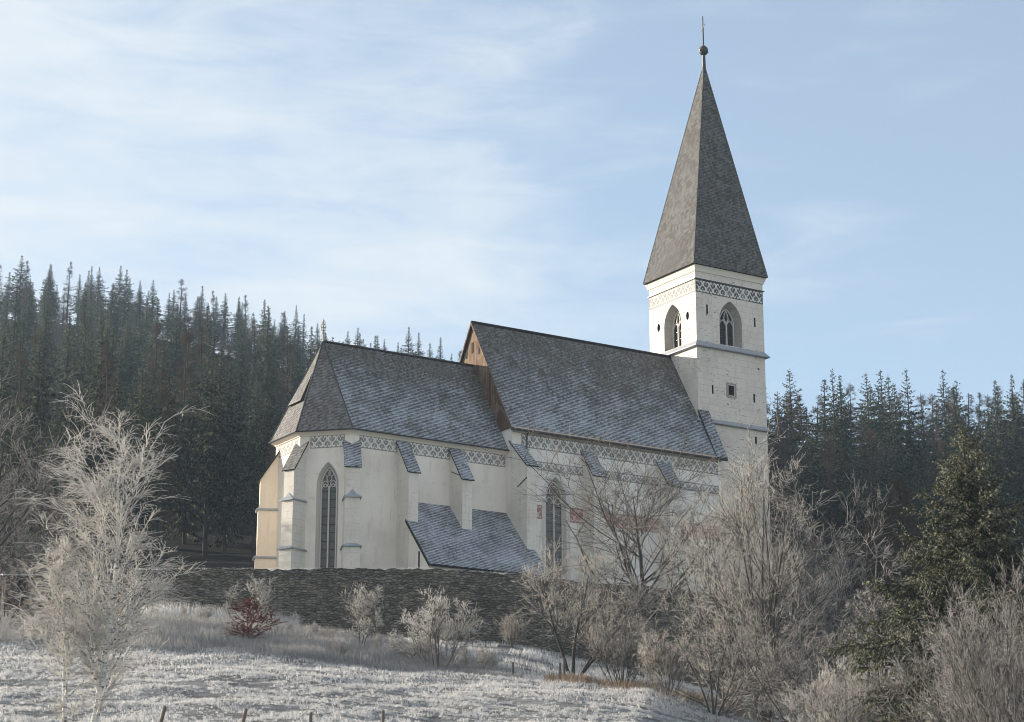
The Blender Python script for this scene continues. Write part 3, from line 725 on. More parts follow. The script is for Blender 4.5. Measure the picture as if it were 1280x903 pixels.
# ---------------- buttresses: stages, drip ledges and shingled caps
def buttress(org, out, width, proj, cap_wall_z, cap_foot_z, stages=(), mats=('buttress_plaster',), over=.14, inset=.5, cap='frost_shingle'):
    o = Vector((org[0], org[1], 0)); d = Vector((out[0], out[1], 0)).normalized(); s = d.cross(Vector((0, 0, 1))); w = width/2
    def P(r, t, zz): q = o+d*r+s*t; return Vector((q.x, q.y, zz))
    sl = (cap_wall_z-cap_foot_z)/(proj+over)
    mb = MB()
    top_in, top_out = cap_wall_z+sl*inset-.10, cap_foot_z+sl*over-.10
    loops = []
    for t in (w, -w):
        loops.append([P(-inset, t, 0), P(proj, t, 0), P(proj, t, top_out), P(-inset, t, top_in)])
    mb.loft(loops)
    b = obj('buttress', mb, list(mats), ch)
    for (zz, add) in stages:
        st_ = MB(); st_.loft([[P(-inset+.01, t, 0), P(proj+add, t, 0), P(proj+add, t, zz-.1), P(-inset+.01, t, zz-.1)] for t in (w+add*.5, -w-add*.5)])
        obj('buttress_base', st_, list(mats), b)
        lg = MB(); e = add+.16
        lg.loft([[P(-inset+.02, -w-e*.6, zz-.16), P(proj+e, -w-e*.6, zz-.16), P(proj+e, w+e*.6, zz-.16), P(-inset+.02, w+e*.6, zz-.16)],
                 [P(-inset+.02, -w-e*.6, zz-.08), P(proj+e, -w-e*.6, zz-.08), P(proj+e, w+e*.6, zz-.08), P(-inset+.02, w+e*.6, zz-.08)],
                 [P(-inset+.02, -w*.9, zz+.10), P(proj+.06, -w*.55, zz+.13), P(proj+.06, w*.55, zz+.13), P(-inset+.02, w*.9, zz+.10)],
                 [P(-inset+.02, -.05, zz+.40), P(proj+.01, -.05, zz+.42), P(proj+.01, .05, zz+.42), P(-inset+.02, .05, zz+.40)]])
        obj('drip_ledge', lg, ['lead'], b)
    cp = MB(); e = .14
    cp.slab([P(proj+over, -w-e, cap_foot_z), P(proj+over, w+e, cap_foot_z), P(-inset, w+e, cap_wall_z+sl*inset), P(-inset, -w-e, cap_wall_z+sl*inset)][::-1] if False else
            [P(-inset, -w-e, cap_wall_z+sl*inset), P(-inset, w+e, cap_wall_z+sl*inset), P(proj+over, w+e, cap_foot_z), P(proj+over, -w-e, cap_foot_z)], .09, 0, 1)
    obj('buttress_cap', cp, [cap, 'dark_wood'], b)
    return b
rad = [(-math.sin(R(22.5)), -math.cos(R(22.5))), (-math.cos(R(22.5)), -math.sin(R(22.5))), (-math.cos(R(22.5)), math.sin(R(22.5))), (-math.sin(R(22.5)), math.cos(R(22.5)))]
for i in range(4):
    buttress(W4[i], rad[i], .96 if i == 0 else .92, 1.08, z(-12.45), z(-14.35), [(z(-16.4), .10), (z(-19.9), .20)], ('bounce_plaster',) if i in (2, 3) else ('buttress_plaster',), cap='frost_shingle' if i == 0 else 'hip_shingle', inset=.55)
cb = NB-AP
buttress((-27.68, cb), (0, -1), .80, 1.68, z(-11.72), z(-14.35), (), inset=.25)
buttress((-23.30, cb), (0, -1), .82, 1.80, z(-11.72), z(-14.40), (), inset=.25)
buttress((-18.45, NW), (0, -1), .84, 2.05, z(-10.95), z(-13.0), (), inset=.25)
buttress((-12.08, NW), (0, -1), 1.0, 1.45, z(-10.75), z(-12.95), (), inset=.15)
buttress((-5.05, NW), (0, -1), 1.0, 1.45, z(-10.75), z(-12.95), (), inset=.15)
# thin iron tie rods on the buttress flanks
tr = MB(); tr.tube([(-18.9, -2.7, z(-14.4)), (-18.9, -4.0, z(-13.9))], .035, 6); obj('tie_rod', tr, ['metal'], ch); tr = MB(); tr.tube([(-23.74, -1.4, z(-13.6)), (-23.74, -2.8, z(-14.15))], .03, 6); obj('tie_rod', tr, ['metal'], ch)

# ---------------- lean-to sacristy between chancel and nave
lt, le_b, le_z, lt_z = z(-16.08), -6.05, z(-21.42), z(-16.08)
sa = MB()
sa.loft([[Vector((a, cb+.1, 0)), Vector((a, -5.75, 0)), Vector((a, -5.75, z(-21.25))), Vector((a, cb+.1, z(-16.15)))] for a in (-18.95, -28.05)])
sac = obj('sacristy_wall', sa, ['plaster', 'shadow_hole'], ch)
FSa = Frame((-28.05, 0), (0, -1))
cm = MB(); r4 = [(4.2, z(-21.55)), (4.42, z(-21.55)), (4.42, z(-20.3)), (4.2, z(-20.3))]; pocket(cm, FSa, r4, r4, .4, 1); cut(sac, cm, 1)
sr = MB(); bm_ = cb-1.68; zm_ = lt+(le_z-lt)*1.68/(cb-le_b)
sr.slab([(-28.22, le_b, le_z), (-18.2, le_b, le_z), (-18.2, bm_, zm_), (-28.22, bm_, zm_)], .14, 0, 1)
sr.slab([(-27.9, bm_, zm_), (-18.2, bm_, zm_), (-18.2, cb, lt), (-27.9, cb, lt)], .14, 0, 1)
sroof = obj('sacristy_roof', sr, ['frost_shingle', 'dark_wood'], ch)
sv = MB(); sv.loft([[Vector((a, b, zz+dz)) for a, dz in ((-28.28, .03), (-28.22, .03), (-28.22, -.2), (-28.28, -.2))] for b, zz in ((le_b, le_z), (cb-1.6, lt+(le_z-lt)*1.6/(cb-le_b)))])
sv.tube([(-28.25, le_b-.02, le_z-.1), (-18.2, le_b-.02, le_z-.1)], .06, 6); obj('roof_edging', sv, ['dark_wood'], sroof)

# ------------------------------------------------------------------ plants: branch skeletons grown level by level, skinned as tapering tubes
def unit(v): return v/np.maximum(np.linalg.norm(v, axis=-1, keepdims=True), 1e-9)
def grow(rng, start, dirn, L, nseg, wob, up, r0, r1):
    n = len(start); P = np.zeros((n, nseg+1, 3)); P[:, 0] = start; d = unit(np.array(dirn, float)); st = (L/nseg)[:, None]
    for i in range(nseg):
        P[:, i+1] = P[:, i]+d*st
        d = d+rng.normal(0, wob, (n, 3)); d[:, 2] += up/nseg; d = unit(d)
    t = np.linspace(0, 1, nseg+1)[None, :]
    return P, r0[:, None]*(1-t)+r1[:, None]*t
def spawn(rng, P, Rr, num, t0, t1, ang, angsd, lenf, nseg, wob, up, rk, rmin, flat=None, tip=.35):
    """children along each parent: num per parent (float), positions t0..t1, lenf(t, parent length) -> length"""
    n, m, _ = P.shape
    cnt = np.floor(np.broadcast_to(num, (n,))+rng.random(n)).astype(int); idx = np.repeat(np.arange(n), cnt); N = len(idx)
    t = t0+(t1-t0)*rng.random(N); f = t*(m-1); k = np.minimum(f.astype(int), m-2); fr = (f-k)[:, None]
    a, b = P[idx, k], P[idx, k+1]; pos = a+(b-a)*fr; tan = unit(b-a)
    ref = rng.normal(0, 1, (N, 3))
    if flat is not None: ref[:, 2] *= flat
    perp = unit(ref-tan*(ref*tan).sum(-1, keepdims=True))
    an = (ang+rng.normal(0, angsd, N))[:, None]
    d = tan*np.cos(an)+perp*np.sin(an)
    PL = np.linalg.norm(np.diff(P, axis=1), axis=-1).sum(1)[idx]
    L = np.maximum(lenf(t, PL)*np.exp(rng.normal(0, .25, N)), .03)
    rp = Rr[idx, k]*(1-fr[:, 0])+Rr[idx, k+1]*fr[:, 0]
    r = np.maximum(np.minimum(rp*rk, rp*.95), rmin)
    return grow(rng, pos, d, L, nseg, wob, up, r, np.maximum(r*tip, rmin*.7))
def tubes(sets):
    """list of (P, R, k) -> verts, quads"""
    V, F = [], []; base = 0
    for P, Rr, k in sets:
        n, m, _ = P.shape
        if n == 0: continue
        T = unit(np.gradient(P, axis=1)); ref = np.where(np.abs(T[..., 2:3]) > .9, np.array([1., 0, 0]), np.array([0, 0, 1.]))
        A = unit(np.cross(T, ref)); B = np.cross(T, A)
        th = 2*np.pi*np.arange(k)/k
        v = P[:, :, None, :]+(A[:, :, None, :]*np.cos(th)[None, None, :, None]+B[:, :, None, :]*np.sin(th)[None, None, :, None])*Rr[:, :, None, None]
        V.append(v.reshape(-1, 3))
        i = np.arange(n)[:, None, None]; j = np.arange(m-1)[None, :, None]; q = np.arange(k)[None, None, :]; q2 = (q+1) % k
        a = base+(i*m+j)*k
        F.append(np.stack([a+q, a+q2, a+k+q2, a+k+q], -1).reshape(-1, 4)); base += n*m*k
    return np.concatenate(V), np.concatenate(F)
def npmesh(name, V, F):
    me = bpy.data.meshes.new(name); V = np.asarray(V, np.float32); F = np.asarray(F, np.int32); k = F.shape[1]
    me.vertices.add(len(V)); me.vertices.foreach_set('co', V.ravel())
    me.loops.add(F.size); me.loops.foreach_set('vertex_index', F.ravel())
    me.polygons.add(len(F)); me.polygons.foreach_set('loop_start', np.arange(0, F.size, k, dtype=np.int32))
    me.update(calc_edges=True)
    return me
def tubemesh(name, sets, smooth=True):
    me = npmesh(name, *tubes(sets))
    if smooth: me.shade_smooth()
    return me

def A1(*x): return np.array(x, float)
PROTO = {}
def proto(key, parts):
    """parts: list of (part name, mesh, material)"""
    for nme, me, mt in parts: me.materials.append(M[mt])
    PROTO[key] = [(nme, me) for nme, me, mt in parts]
def plant_thing(name, key, x, y, label, cat, sc=1.0, rz=0.0, group=None, zoff=0.0, mats=None):
    e = empty(name, (x, y, tz(x, y)+zoff), rz, sc)
    tag(e, label, cat, group)
    for nme, me in PROTO[key]:
        o = bpy.data.objects.new(nme, me); COL.objects.link(o); o.parent = e
    return e

# ---- broad-leaved trees and shrubs without leaves
def make_birch(seed=1, h=9.4):
    rng = np.random.default_rng(seed)
    def stem(x, h, lean, r):
        return grow(rng, A1((x, 0, -.4)), A1((lean, .02, 1)), A1(h), 14, .03, .10, A1(r), A1(.012))
    S = [stem(0, h, .10, .10), stem(-.55, h*.60, -.06, .06)]
    P0 = np.concatenate([s[0] for s in S]); R0 = np.concatenate([s[1] for s in S])
    env = lambda t, PL: PL*(.37*(1.02-t)**.48*(t+.10)**.28+.02)
    P1, R1 = spawn(rng, P0, R0, A1(72, 30), .06, .98, R(38), .16, env, 7, .045, .42, .42, .011, tip=.3)
    P2, R2 = spawn(rng, P1, R1, 9, .12, 1., R(34), .2, lambda t, L: .36*L*(1-.5*t), 5, .08, -.05, .45, .0070)
    P3, R3 = spawn(rng, P2, R2, 7, .1, 1., R(36), .25, lambda t, L: .16+.34*L, 4, .09, -.55, .6, .0062)
    P4, R4 = spawn(rng, P3, R3, .5, .2, 1., R(35), .25, lambda t, L: .05+.30*L, 2, .10, -.25, .7, .0055)
    proto('birch', [('trunk', tubemesh('birch_trunk', [(P0, R0, 9), (P1, R1, 5)]), 'birch_bark'), ('crown', tubemesh('birch_crown', [(P2, R2, 3), (P3, R3, 3), (P4, R4, 3)]), 'birch_twigs')])
def make_spreading(key, seed, h, stems, spread, n1, n2, n3, twig, bark, r=.09, up=.35, a1=38, twl=.30, tw_up=.25, l1=.5, rt=.0075, t1=.25, n4=0, fall=.62):
    """a tree or shrub with one or several stems fanning out of the ground"""
    rng = np.random.default_rng(seed)
    az = rng.random(stems)*6.283 if stems > 1 else A1(0.3); k = np.arange(stems)/max(1, stems-1) if stems > 1 else A1(.3)
    inc = spread*np.sqrt(k)*(.75+.5*rng.random(stems))
    d = np.stack([np.sin(inc)*np.cos(az), np.sin(inc)*np.sin(az), np.cos(inc)], -1)
    st = np.stack([np.cos(az)*.10*stems**.5*k, np.sin(az)*.10*stems**.5*k, np.full(stems, -.25)], -1)
    L = h*(1.03-.22*k)*(.9+.2*rng.random(stems)); L[0] = h
    P0, R0 = grow(rng, st, d, L, 9, .055, up, np.full(stems, r)*(1-.3*k), np.full(stems, .010))
    P1, R1 = spawn(rng, P0, R0, n1, t1, .98, R(a1), .2, lambda t, PL: PL*l1*(1-fall*t), 7, .09, up*.8, .5, .008)
    P2, R2 = spawn(rng, P1, R1, n2, .2, 1., R(a1), .22, lambda t, PL: PL*.40*(1-.4*t)+.08, 5, .10, tw_up*.7, .55, rt*1.15)
    P3, R3 = spawn(rng, P2, R2, n3, .15, 1., R(36), .25, lambda t, PL: twl*.5+PL*.32, 4, .10, tw_up, .6, rt)
    tw = [(P3, R3, 3)]
    if n4:
        P4, R4 = spawn(rng, P3, R3, n4, .15, 1., R(38), .25, lambda t, PL: .05+PL*.35, 2, .10, tw_up, .7, rt*.85); tw.append((P4, R4, 3))
    proto(key, [('trunk' if stems <= 3 else 'stems', tubemesh(key+'_stems', [(P0, R0, 7), (P1, R1, 4), (P2, R2, 3)]), bark), ('crown' if h > 4 else 'twigs', tubemesh(key+'_twigs', tw), twig)])
def make_larch(key, seed, h, rad, twig='larch_twigs', dens=1.0):
    rng = np.random.default_rng(seed)
    P0, R0 = grow(rng, A1((0, 0, -.5)), A1((0, 0, 1)), A1(h+.5), 10, .012, .3, A1(h*.014), A1(.02))
    P1, R1 = spawn(rng, P0, R0, 120*dens, .18, .985, R(78), .15, lambda t, PL: rad*(1.02-t)**.8, 5, .08, .10, .30, .016, flat=.25)
    P2, R2 = spawn(rng, P1, R1, 9, .12, 1., R(50), .25, lambda t, PL: .25+PL*.25*(1-.4*t), 4, .12, -.35, .5, .013)
    P3, R3 = spawn(rng, P2, R2, 4, .1, 1., R(50), .3, lambda t, PL: .15+PL*.3, 2, .12, -.4, .7, .011)
    proto(key, [('trunk', tubemesh(key+'_trunk', [(P0, R0, 7), (P1, R1, 3)]), 'spruce_bark'), ('crown', tubemesh(key+'_crown', [(P2, R2, 3), (P3, R3, 3)], False), twig)])
# ---- conifers: whorled drooping boughs carrying sprays of needles
def sprays(rng, P, per_m, s_len, s_w, droop, side=1.0):
    """diamond shaped needle sprays along branch polylines, both sides and hanging"""
    n, m, _ = P.shape; seg = np.linalg.norm(np.diff(P, axis=1), axis=-1); PL = seg.sum(1)
    cnt = np.maximum((PL*per_m).astype(int), 5); idx = np.repeat(np.arange(n), cnt); N = len(idx)
    t = .06+.94*rng.random(N)**.8; f = t*(m-1); k = np.minimum(f.astype(int), m-2); fr = (f-k)[:, None]
    a, b = P[idx, k], P[idx, k+1]; pos = a+(b-a)*fr; tan = unit(b-a)
    s = unit(np.cross(tan, np.array([0, 0, 1.])))*np.where(rng.random(N) < .5, -1, 1)[:, None]
    d = unit(tan*(.35+.8*rng.random(N))[:, None]+s*side*(.25+.9*rng.random(N))[:, None]+np.array([0, 0, 1.])*(-droop*(.2+1.3*rng.random(N)))[:, None])
    size = np.clip(PL[idx]/2.2, .5, 1.15)
    L = s_len*size*(.55+.75*rng.random(N))*(1.1-.45*t); W = s_w*size**.6*(.6+.7*rng.random(N))
    q = unit(np.cross(d, unit(rng.normal(0, 1, (N, 3))+np.array([0, 0, .8]))))
    mid = pos+d*(L*.42)[:, None]; tip = pos+d*L[:, None]-np.array([0, 0, 1.])*(L*.12)[:, None]
    V = np.stack([pos, mid+q*W[:, None], tip, mid-q*W[:, None]], 1)
    return V.reshape(-1, 3), np.arange(N*4).reshape(-1, 4)
def make_spruce(key, seed, h, rad, bare, per_m=14.0, s_len=.58, s_w=.105, whorl=.74, nb=7, needles='needles', droop=.7, power=.80, rag=.28, fine=False):
    rng = np.random.default_rng(seed)
    P0, R0 = grow(rng, A1((0, 0, -.6)), A1((0, 0, 1)), A1(h+.6), 10, .006, .3, A1(h*.013), A1(.02))
    zs, az, ln = [], [], []; zz = bare*h
    while zz < h-.12:
        t = zz/h; tt = (zz-bare*h)/(h-bare*h)
        prof = (1.0-tt)**power*min(1, .55+tt*3.2)
        k = nb if tt < .85 else 4
        a0 = rng.random()*6.28; wj = 1+rng.normal(0, .10)
        for i in range(k):
            zs.append(zz+rng.normal(0, .10)); az.append(a0+6.283*i/k+rng.normal(0, .25)); ln.append(max(.14, rad*prof*wj*(1+rng.normal(0, rag))))
        zz += whorl*(1.15-.45*tt)*(.8+.4*rng.random())
    zs, az, ln = map(np.array, (zs, az, ln)); tt = np.clip((zs-bare*h)/(h-bare*h), 0, 1)
    st = np.stack([np.interp(zs, P0[0, :, 2], P0[0, :, 0]), np.interp(zs, P0[0, :, 2], P0[0, :, 1]), zs], -1)
    el = np.where(tt > .75, .55+.9*(tt-.75), -.12+.55*tt)
    n = len(zs); ms = 6; P = np.zeros((n, ms+1, 3)); P[:, 0] = st
    for i in range(ms):
        f = i/ms; e = el-.55*np.sin(f*2.6)*(1-tt)*.9+.75*np.maximum(f-.55, 0)*(1-.3*tt)+rng.normal(0, .06, n); a = az+rng.normal(0, .08, n)
        P[:, i+1] = P[:, i]+np.stack([np.cos(a)*np.cos(e), np.sin(a)*np.cos(e), np.sin(e)], -1)*(ln/ms)[:, None]
    rb = np.linspace(1, .25, ms+1)[None]*(.012+.010*ln)[:, None]
    if fine:
        P2, R2 = spawn(rng, P, rb, np.maximum(ln*9, 4), .12, 1., R(52), .18, lambda t, PL: .16+PL*.26*(1-.55*t), 4, .09, -.45, .5, .006, flat=.35)
        V1, F1_ = sprays(rng, P2, per_m, s_len, s_w, droop); V2, F2_ = sprays(rng, P, per_m*.8, s_len, s_w, droop)
        V = np.concatenate([V1, V2]); F = np.concatenate([F1_, F2_+len(V1)])
        tr = tubemesh(key+'_trunk', [(P0, R0, 9), (P, rb, 4), (P2, R2, 3)])
    else:
        lead = np.array([[[0, 0, h-1.8], [0, 0, h-1.0], [0, 0, h-.1]]]); lead[..., :2] += P0[0, -1, :2]
        V, F = sprays(rng, P, per_m, s_len, s_w, droop); Vl, Fl = sprays(rng, lead, 22, .42, .06, -.3); V, F = np.concatenate([V, Vl]), np.concatenate([F, Fl+len(V)]); tr = tubemesh(key+'_trunk', [(P0, R0, 7), (P, rb, 3)])
    proto(key, [('trunk', tr, 'spruce_bark'), ('crown', npmesh(key+'_crown', V, F), needles)])

def fit(key, pxx, y, ytop):                            # scale at which a plant reaches the photographed sight line
    v = (451.5-ytop)/2656; c, s_ = math.cos(R(15.3)), math.sin(R(15.3)); el = (s_+v*c)/(c-v*s_)
    hgt = max(max(v_.co.z for v_ in me.vertices) for _, me in PROTO[key]); x = px(pxx, y)
    return (el*y-tz(x, y))/hgt
def px(pxx, y):                                       # plan position on the photograph's sight line at distance y
    return (pxx-640)/2660*y*1.02

# ---------------- forest
for i, (h, rad, bare) in enumerate([(23, 4.0, .16), (25, 3.7, .24), (22, 4.6, .08), (26, 3.5, .28), (20, 4.2, .10), (24, 3.3, .20)]):
    make_spruce(f'spruce_{i}', 20+i, h, rad, bare)
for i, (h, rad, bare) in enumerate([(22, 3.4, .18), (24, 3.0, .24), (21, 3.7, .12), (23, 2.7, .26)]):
    make_spruce(f'high_spruce_{i}', 70+i, h, rad, bare, needles='haze_pale_needles', whorl=.5, power=.9, per_m=12)
for i, (h, rad) in enumerate([(22, 2.6), (23, 2.2), (21, 3.0)]): make_larch(f'larch_{i}', 50+i, h, rad)
rngF = np.random.default_rng(11)
ENV_U = [-.25, -.19, -.134, -.094, -.055, -.031, .0]; ENV_E = [.3285, .3223, .3110, .3010, .2925, .2855, .276]
def cap(key, x, y, s, off):
    hgt = max(v_.co.z for v_ in PROTO[key][0][1].vertices); lim = (np.interp(x/y, ENV_U, ENV_E)+off)*y-tz(x, y)
    return max(.34, min(s, lim/hgt))
def forest(pts, name_l, name_s, larch_share, label_s, label_l, g_s, g_l, hmul=1.0, high=False, off=None, wide=1.0):
    for (x, y, s) in pts:
        if rngF.random() < larch_share: key, nm, lb, ct, g = f'larch_{rngF.integers(3)}', name_l, label_l, 'larch tree', g_l
        else: key, nm, lb, ct, g = (f'high_spruce_{rngF.integers(4)}' if high else f'spruce_{rngF.integers(6)}'), name_s, label_s, 'spruce tree', g_s
        if off is not None: s = cap(key, x, y, s, off+rngF.normal(0, .0028))
        w = s*wide*(.80+.30*rngF.random())
        plant_thing(nm, key, x, y, lb, ct, (w, w, s*hmul*(.93+.14*rngF.random())), rngF.random()*6.28, g)
def scatter(u0, u1, y0, y1, n, s0, s1, mind):
    out = []; tries = 0
    while len(out) < n and tries < n*60:
        tries += 1; y = y0+(y1-y0)*rngF.random(); x = (u0+(u1-u0)*rngF.random())*y
        if all((x-a)**2+(y-b)**2 > mind*mind for a, b, _ in out): out.append((x, y, s0+(s1-s0)*rngF.random()))
    return out
# front edge of the wood behind the church, left of the apse
front = [(px(-8, 206), 206, 1.0), (px(40, 203), 203, 1.08), (px(82, 200), 200, 1.06), (px(118, 212), 212, .98), (px(62, 192), 192, .80), (px(140, 190), 190, .82), (px(172, 192), 192, .88), (px(205, 204), 204, 1.0),
         (px(232, 206), 206, .90), (px(258, 200), 200, 1.02), (px(282, 201), 201, 1.0), (px(306, 212), 212, .92), (px(330, 204), 204, .92), (px(352, 214), 214, .9), (px(186, 216), 216, 1.08), (px(100, 190), 190, .62), (px(20, 196), 196, .85), (px(270, 214), 214, .95), (px(376, 208), 208, .85), (px(318, 196), 196, .75)]
for i, (x, y, s) in enumerate(front):
    s = cap(f'spruce_{i % 6}', x, y, s, -.020-.012*(i % 3)-.02*(x/y > -.13))
    plant_thing('spruce_tree', f'spruce_{i % 6}', x, y, 'tall dark green spruce in the front row of the wood left of the apse', 'spruce tree', (s*.86, s*.86, s*.94), rngF.random()*6.28, 'spruces in front row of the left wood')
for i, (pp, y, s) in enumerate([(128, 206, .95), (200, 199, .80), (330, 198, .66), (342, 190, .58), (352, 200, .62), (225, 222, 1.0)]):
    plant_thing('larch_tree', f'larch_{i % 3}', px(pp, y), y, 'bare brownish larch among the dark spruces left of the apse', 'larch tree', s, i*1.3, 'larches among the front spruces at left')
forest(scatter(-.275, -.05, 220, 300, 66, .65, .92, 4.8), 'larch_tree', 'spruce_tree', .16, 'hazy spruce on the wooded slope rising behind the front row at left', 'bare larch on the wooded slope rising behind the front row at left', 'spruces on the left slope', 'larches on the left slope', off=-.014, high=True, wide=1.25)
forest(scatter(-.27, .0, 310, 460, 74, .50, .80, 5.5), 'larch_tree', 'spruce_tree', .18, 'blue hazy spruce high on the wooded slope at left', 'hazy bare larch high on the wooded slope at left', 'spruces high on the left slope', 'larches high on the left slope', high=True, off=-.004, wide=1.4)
sk = []
for i in range(92):
    p_ = -30+650*(i+.5)/92+rngF.normal(0, 5); yy = 455+rngF.random()*60; sk.append((px(p_, yy), yy, .46+.34*rngF.random()))
for p_, yy, yt in [(478, 470, 420), (494, 462, 424), (508, 474, 407), (521, 480, 424), (536, 468, 428), (549, 476, 431), (562, 470, 438)]:
    f_ = fit('high_spruce_0', p_, yy, yt); plant_thing('spruce_tree', f'high_spruce_{int(p_) % 4}', px(p_, yy), yy, 'spruce top peeping over the chancel ridge beside the nave gable', 'spruce tree', (f_*1.1, f_*1.1, f_), p_*1.0, 'spruces over the chancel ridge')
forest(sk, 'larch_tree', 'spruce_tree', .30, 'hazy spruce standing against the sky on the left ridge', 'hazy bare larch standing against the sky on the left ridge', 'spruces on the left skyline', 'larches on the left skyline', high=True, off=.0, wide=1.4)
# the wood right of the tower
rt = []
for i in range(30):
    p_ = 955+360*(i+.5)/30+rngF.normal(0, 4); yy = 286+rngF.random()*20; rt.append((px(p_, yy), yy, .84+.14*rngF.random()))
for i in range(30):
    p_ = 950+370*(i+.5)/30+rngF.normal(0, 4); yy = 262+rngF.random()*20; rt.append((px(p_, yy), yy, .84+.24*rngF.random()))
for i in range(22):
    p_ = 955+365*(i+.5)/22+rngF.normal(0, 5); yy = 238+rngF.random()*18; rt.append((px(p_, yy), yy, .70+.3*rngF.random()))
rt = [(x, y, min(s, 1.0)) for x, y, s in rt]
forest(rt, 'larch_tree', 'spruce_tree', .34, 'dark spruce in the wood right of the church tower', 'bare brown larch in the wood right of the church tower', 'spruces right of the tower', 'larches right of the tower', wide=1.25)
forest(scatter(.12, .27, 200, 235, 16, .40, .62, 5), 'larch_tree', 'spruce_tree', .15, 'small spruce at the foot of the wood right of the church', 'small bare larch at the foot of the wood right of the church', 'small spruces below the right wood', 'small larches below the right wood')

# ---------------- the trees and shrubs round the meadow
make_birch()
plant_thing('birch_tree', 'birch', px(128, 57), 57, 'frosted white-barked birch standing alone at the left edge of the meadow', 'birch tree', (lambda f: (f*1.28, f*1.15, f))(fit('birch', 128, 57, 484)))
make_spreading('ash', 3, 9.6, 1, .1, 38, 9, 5, 'ash_twigs', 'bark', r=.19, up=.60, a1=48, l1=.70, twl=.30, t1=.20, n4=.7, rt=.0095, fall=.50)
plant_thing('ash_tree', 'ash', px(796, 124), 124, 'bare dark-stemmed tree with open upswept crown in front of the nave', 'tree', (lambda f: (f*1.18, f*1.18, f))(fit('ash', 796, 124, 510)))
make_spreading('willow', 4, 5.6, 4, .75, 18, 9, 6, 'brown_twigs', 'bark', r=.11, up=.30, a1=44, l1=.6, twl=.4, n4=.4)
plant_thing('willow_tree', 'willow', px(715, 116), 116, 'spreading grey-brown bare tree leaning left below the nave window', 'tree', fit('willow', 715, 116, 672))
make_spreading('round_bush', 5, 3.6, 20, .55, 9, 5, 4, 'brown_twigs', 'bark', r=.03, up=.45, a1=28, l1=.4, twl=.25, n4=.3)
make_spreading('frost_bush', 6, 3.0, 15, .62, 8, 5, 4, 'frost_twigs', 'frost_bark', r=.028, up=.42, a1=32, l1=.42, twl=.22, n4=.4, rt=.0085)
make_spreading('young_tree', 7, 3.4, 3, .22, 16, 6, 5, 'frost_twigs', 'frost_bark', r=.045, up=.42, a1=44, l1=.42, twl=.2, t1=.2, rt=.0085)
make_spreading('multi_tree', 8, 11.5, 7, .24, 15, 7, 5, 'brown_twigs', 'bark', r=.12, up=.38, a1=40, l1=.36, twl=.38, t1=.12, n4=.5, rt=.0092, fall=.25)
make_spreading('dim_tangle', 19, 4.6, 9, .95, 9, 6, 4, 'dim_twigs', 'bark', r=.05, up=.15, a1=48, l1=.5, twl=.42, tw_up=-.2, t1=.1, n4=.5)
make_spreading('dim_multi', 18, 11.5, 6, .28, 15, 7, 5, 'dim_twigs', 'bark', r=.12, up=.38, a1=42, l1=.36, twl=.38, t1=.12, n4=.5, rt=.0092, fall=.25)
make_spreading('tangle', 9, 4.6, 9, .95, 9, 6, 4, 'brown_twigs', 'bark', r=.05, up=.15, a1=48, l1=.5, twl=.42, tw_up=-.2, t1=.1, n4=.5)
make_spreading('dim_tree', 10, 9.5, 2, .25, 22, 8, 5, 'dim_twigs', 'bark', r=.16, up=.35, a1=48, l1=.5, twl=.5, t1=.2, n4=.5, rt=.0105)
make_spreading('dense_bush', 12, 6.0, 16, .60, 10, 6, 5, 'dim_twigs', 'bark', r=.06, up=.40, a1=34, l1=.42, twl=.38, t1=.15, n4=.6, rt=.0065)
make_spreading('pink_bush', 13, 3.0, 26, .75, 8, 5, 4, 'frost_twigs', 'frost_bark', r=.024, up=.30, a1=30, l1=.42, twl=.24, n4=.4, rt=.0068)
make_spreading('sapling', 14, 5.0, 1, .1, 26, 7, 6, 'frost_twigs', 'frost_bark', r=.045, up=.4, a1=52, l1=.30, twl=.15, t1=.15)
make_larch('young_larch', 15, 12.5, 2.9, 'larch_twigs', 1.2)
make_spruce('near_spruce', 31, 15.0, 4.9, .02, 36, .25, .042, .36, 9, 'needles_near', .95, .72, .30, True)

plant_thing('frosted_bush', 'young_tree', px(453, 118), 118, 'small frosted tree before the stone wall, left of a wider round bush', 'bush', fit('young_tree', 453, 118, 728), 1.0)
plant_thing('frosted_bush', 'frost_bush', px(550, 110), 110, 'wide vase-shaped frosted bush before the middle of the stone wall', 'bush', (lambda f: (f*1.18, f*1.18, f))(fit('frost_bush', 550, 110, 734)), 2.2)
plant_thing('frosted_bush', 'young_tree', px(323, 125), 125, 'frosted pointed bush standing just behind the red-brown beech', 'bush', fit('young_tree', 323, 125, 716), 2.9)
plant_thing('frosted_sapling', 'sapling', px(291, 128), 128, 'thin frosted sapling against the wall left of the red-brown beech', 'sapling', fit('sapling', 291, 128, 725), .4)
plant_thing('frosted_sapling', 'sapling', px(372, 126), 126, 'tiny frosted sapling between the beech and the small frosted tree', 'sapling', fit('sapling', 372, 126, 760), 2.4)
plant_thing('round_bush', 'round_bush', px(775, 106), 106, 'egg-shaped frosted bush under the tree in front of the nave', 'bush', fit('round_bush', 775, 106, 750), .5)
plant_thing('round_bush', 'round_bush', px(829, 103), 103, 'rounded brown-grey bush just right of the egg-shaped bush', 'bush', fit('round_bush', 829, 103, 765), 3.5)
plant_thing('round_bush', 'round_bush', px(640, 128), 128, 'low frosted bush at the foot of the wall left of the leaning tree', 'bush', fit('round_bush', 640, 128, 752), 1.9)
plant_thing('bare_tree', 'multi_tree', px(950, 100), 100, 'tall many-stemmed frosted tree in front of the tower foot', 'tree', fit('multi_tree', 950, 100, 500), .2)
plant_thing('bare_tree', 'dim_multi', px(1015, 110), 110, 'many-stemmed bare tree right of the tower against dark forest', 'tree', fit('dim_multi', 1015, 110, 520), 2.0)
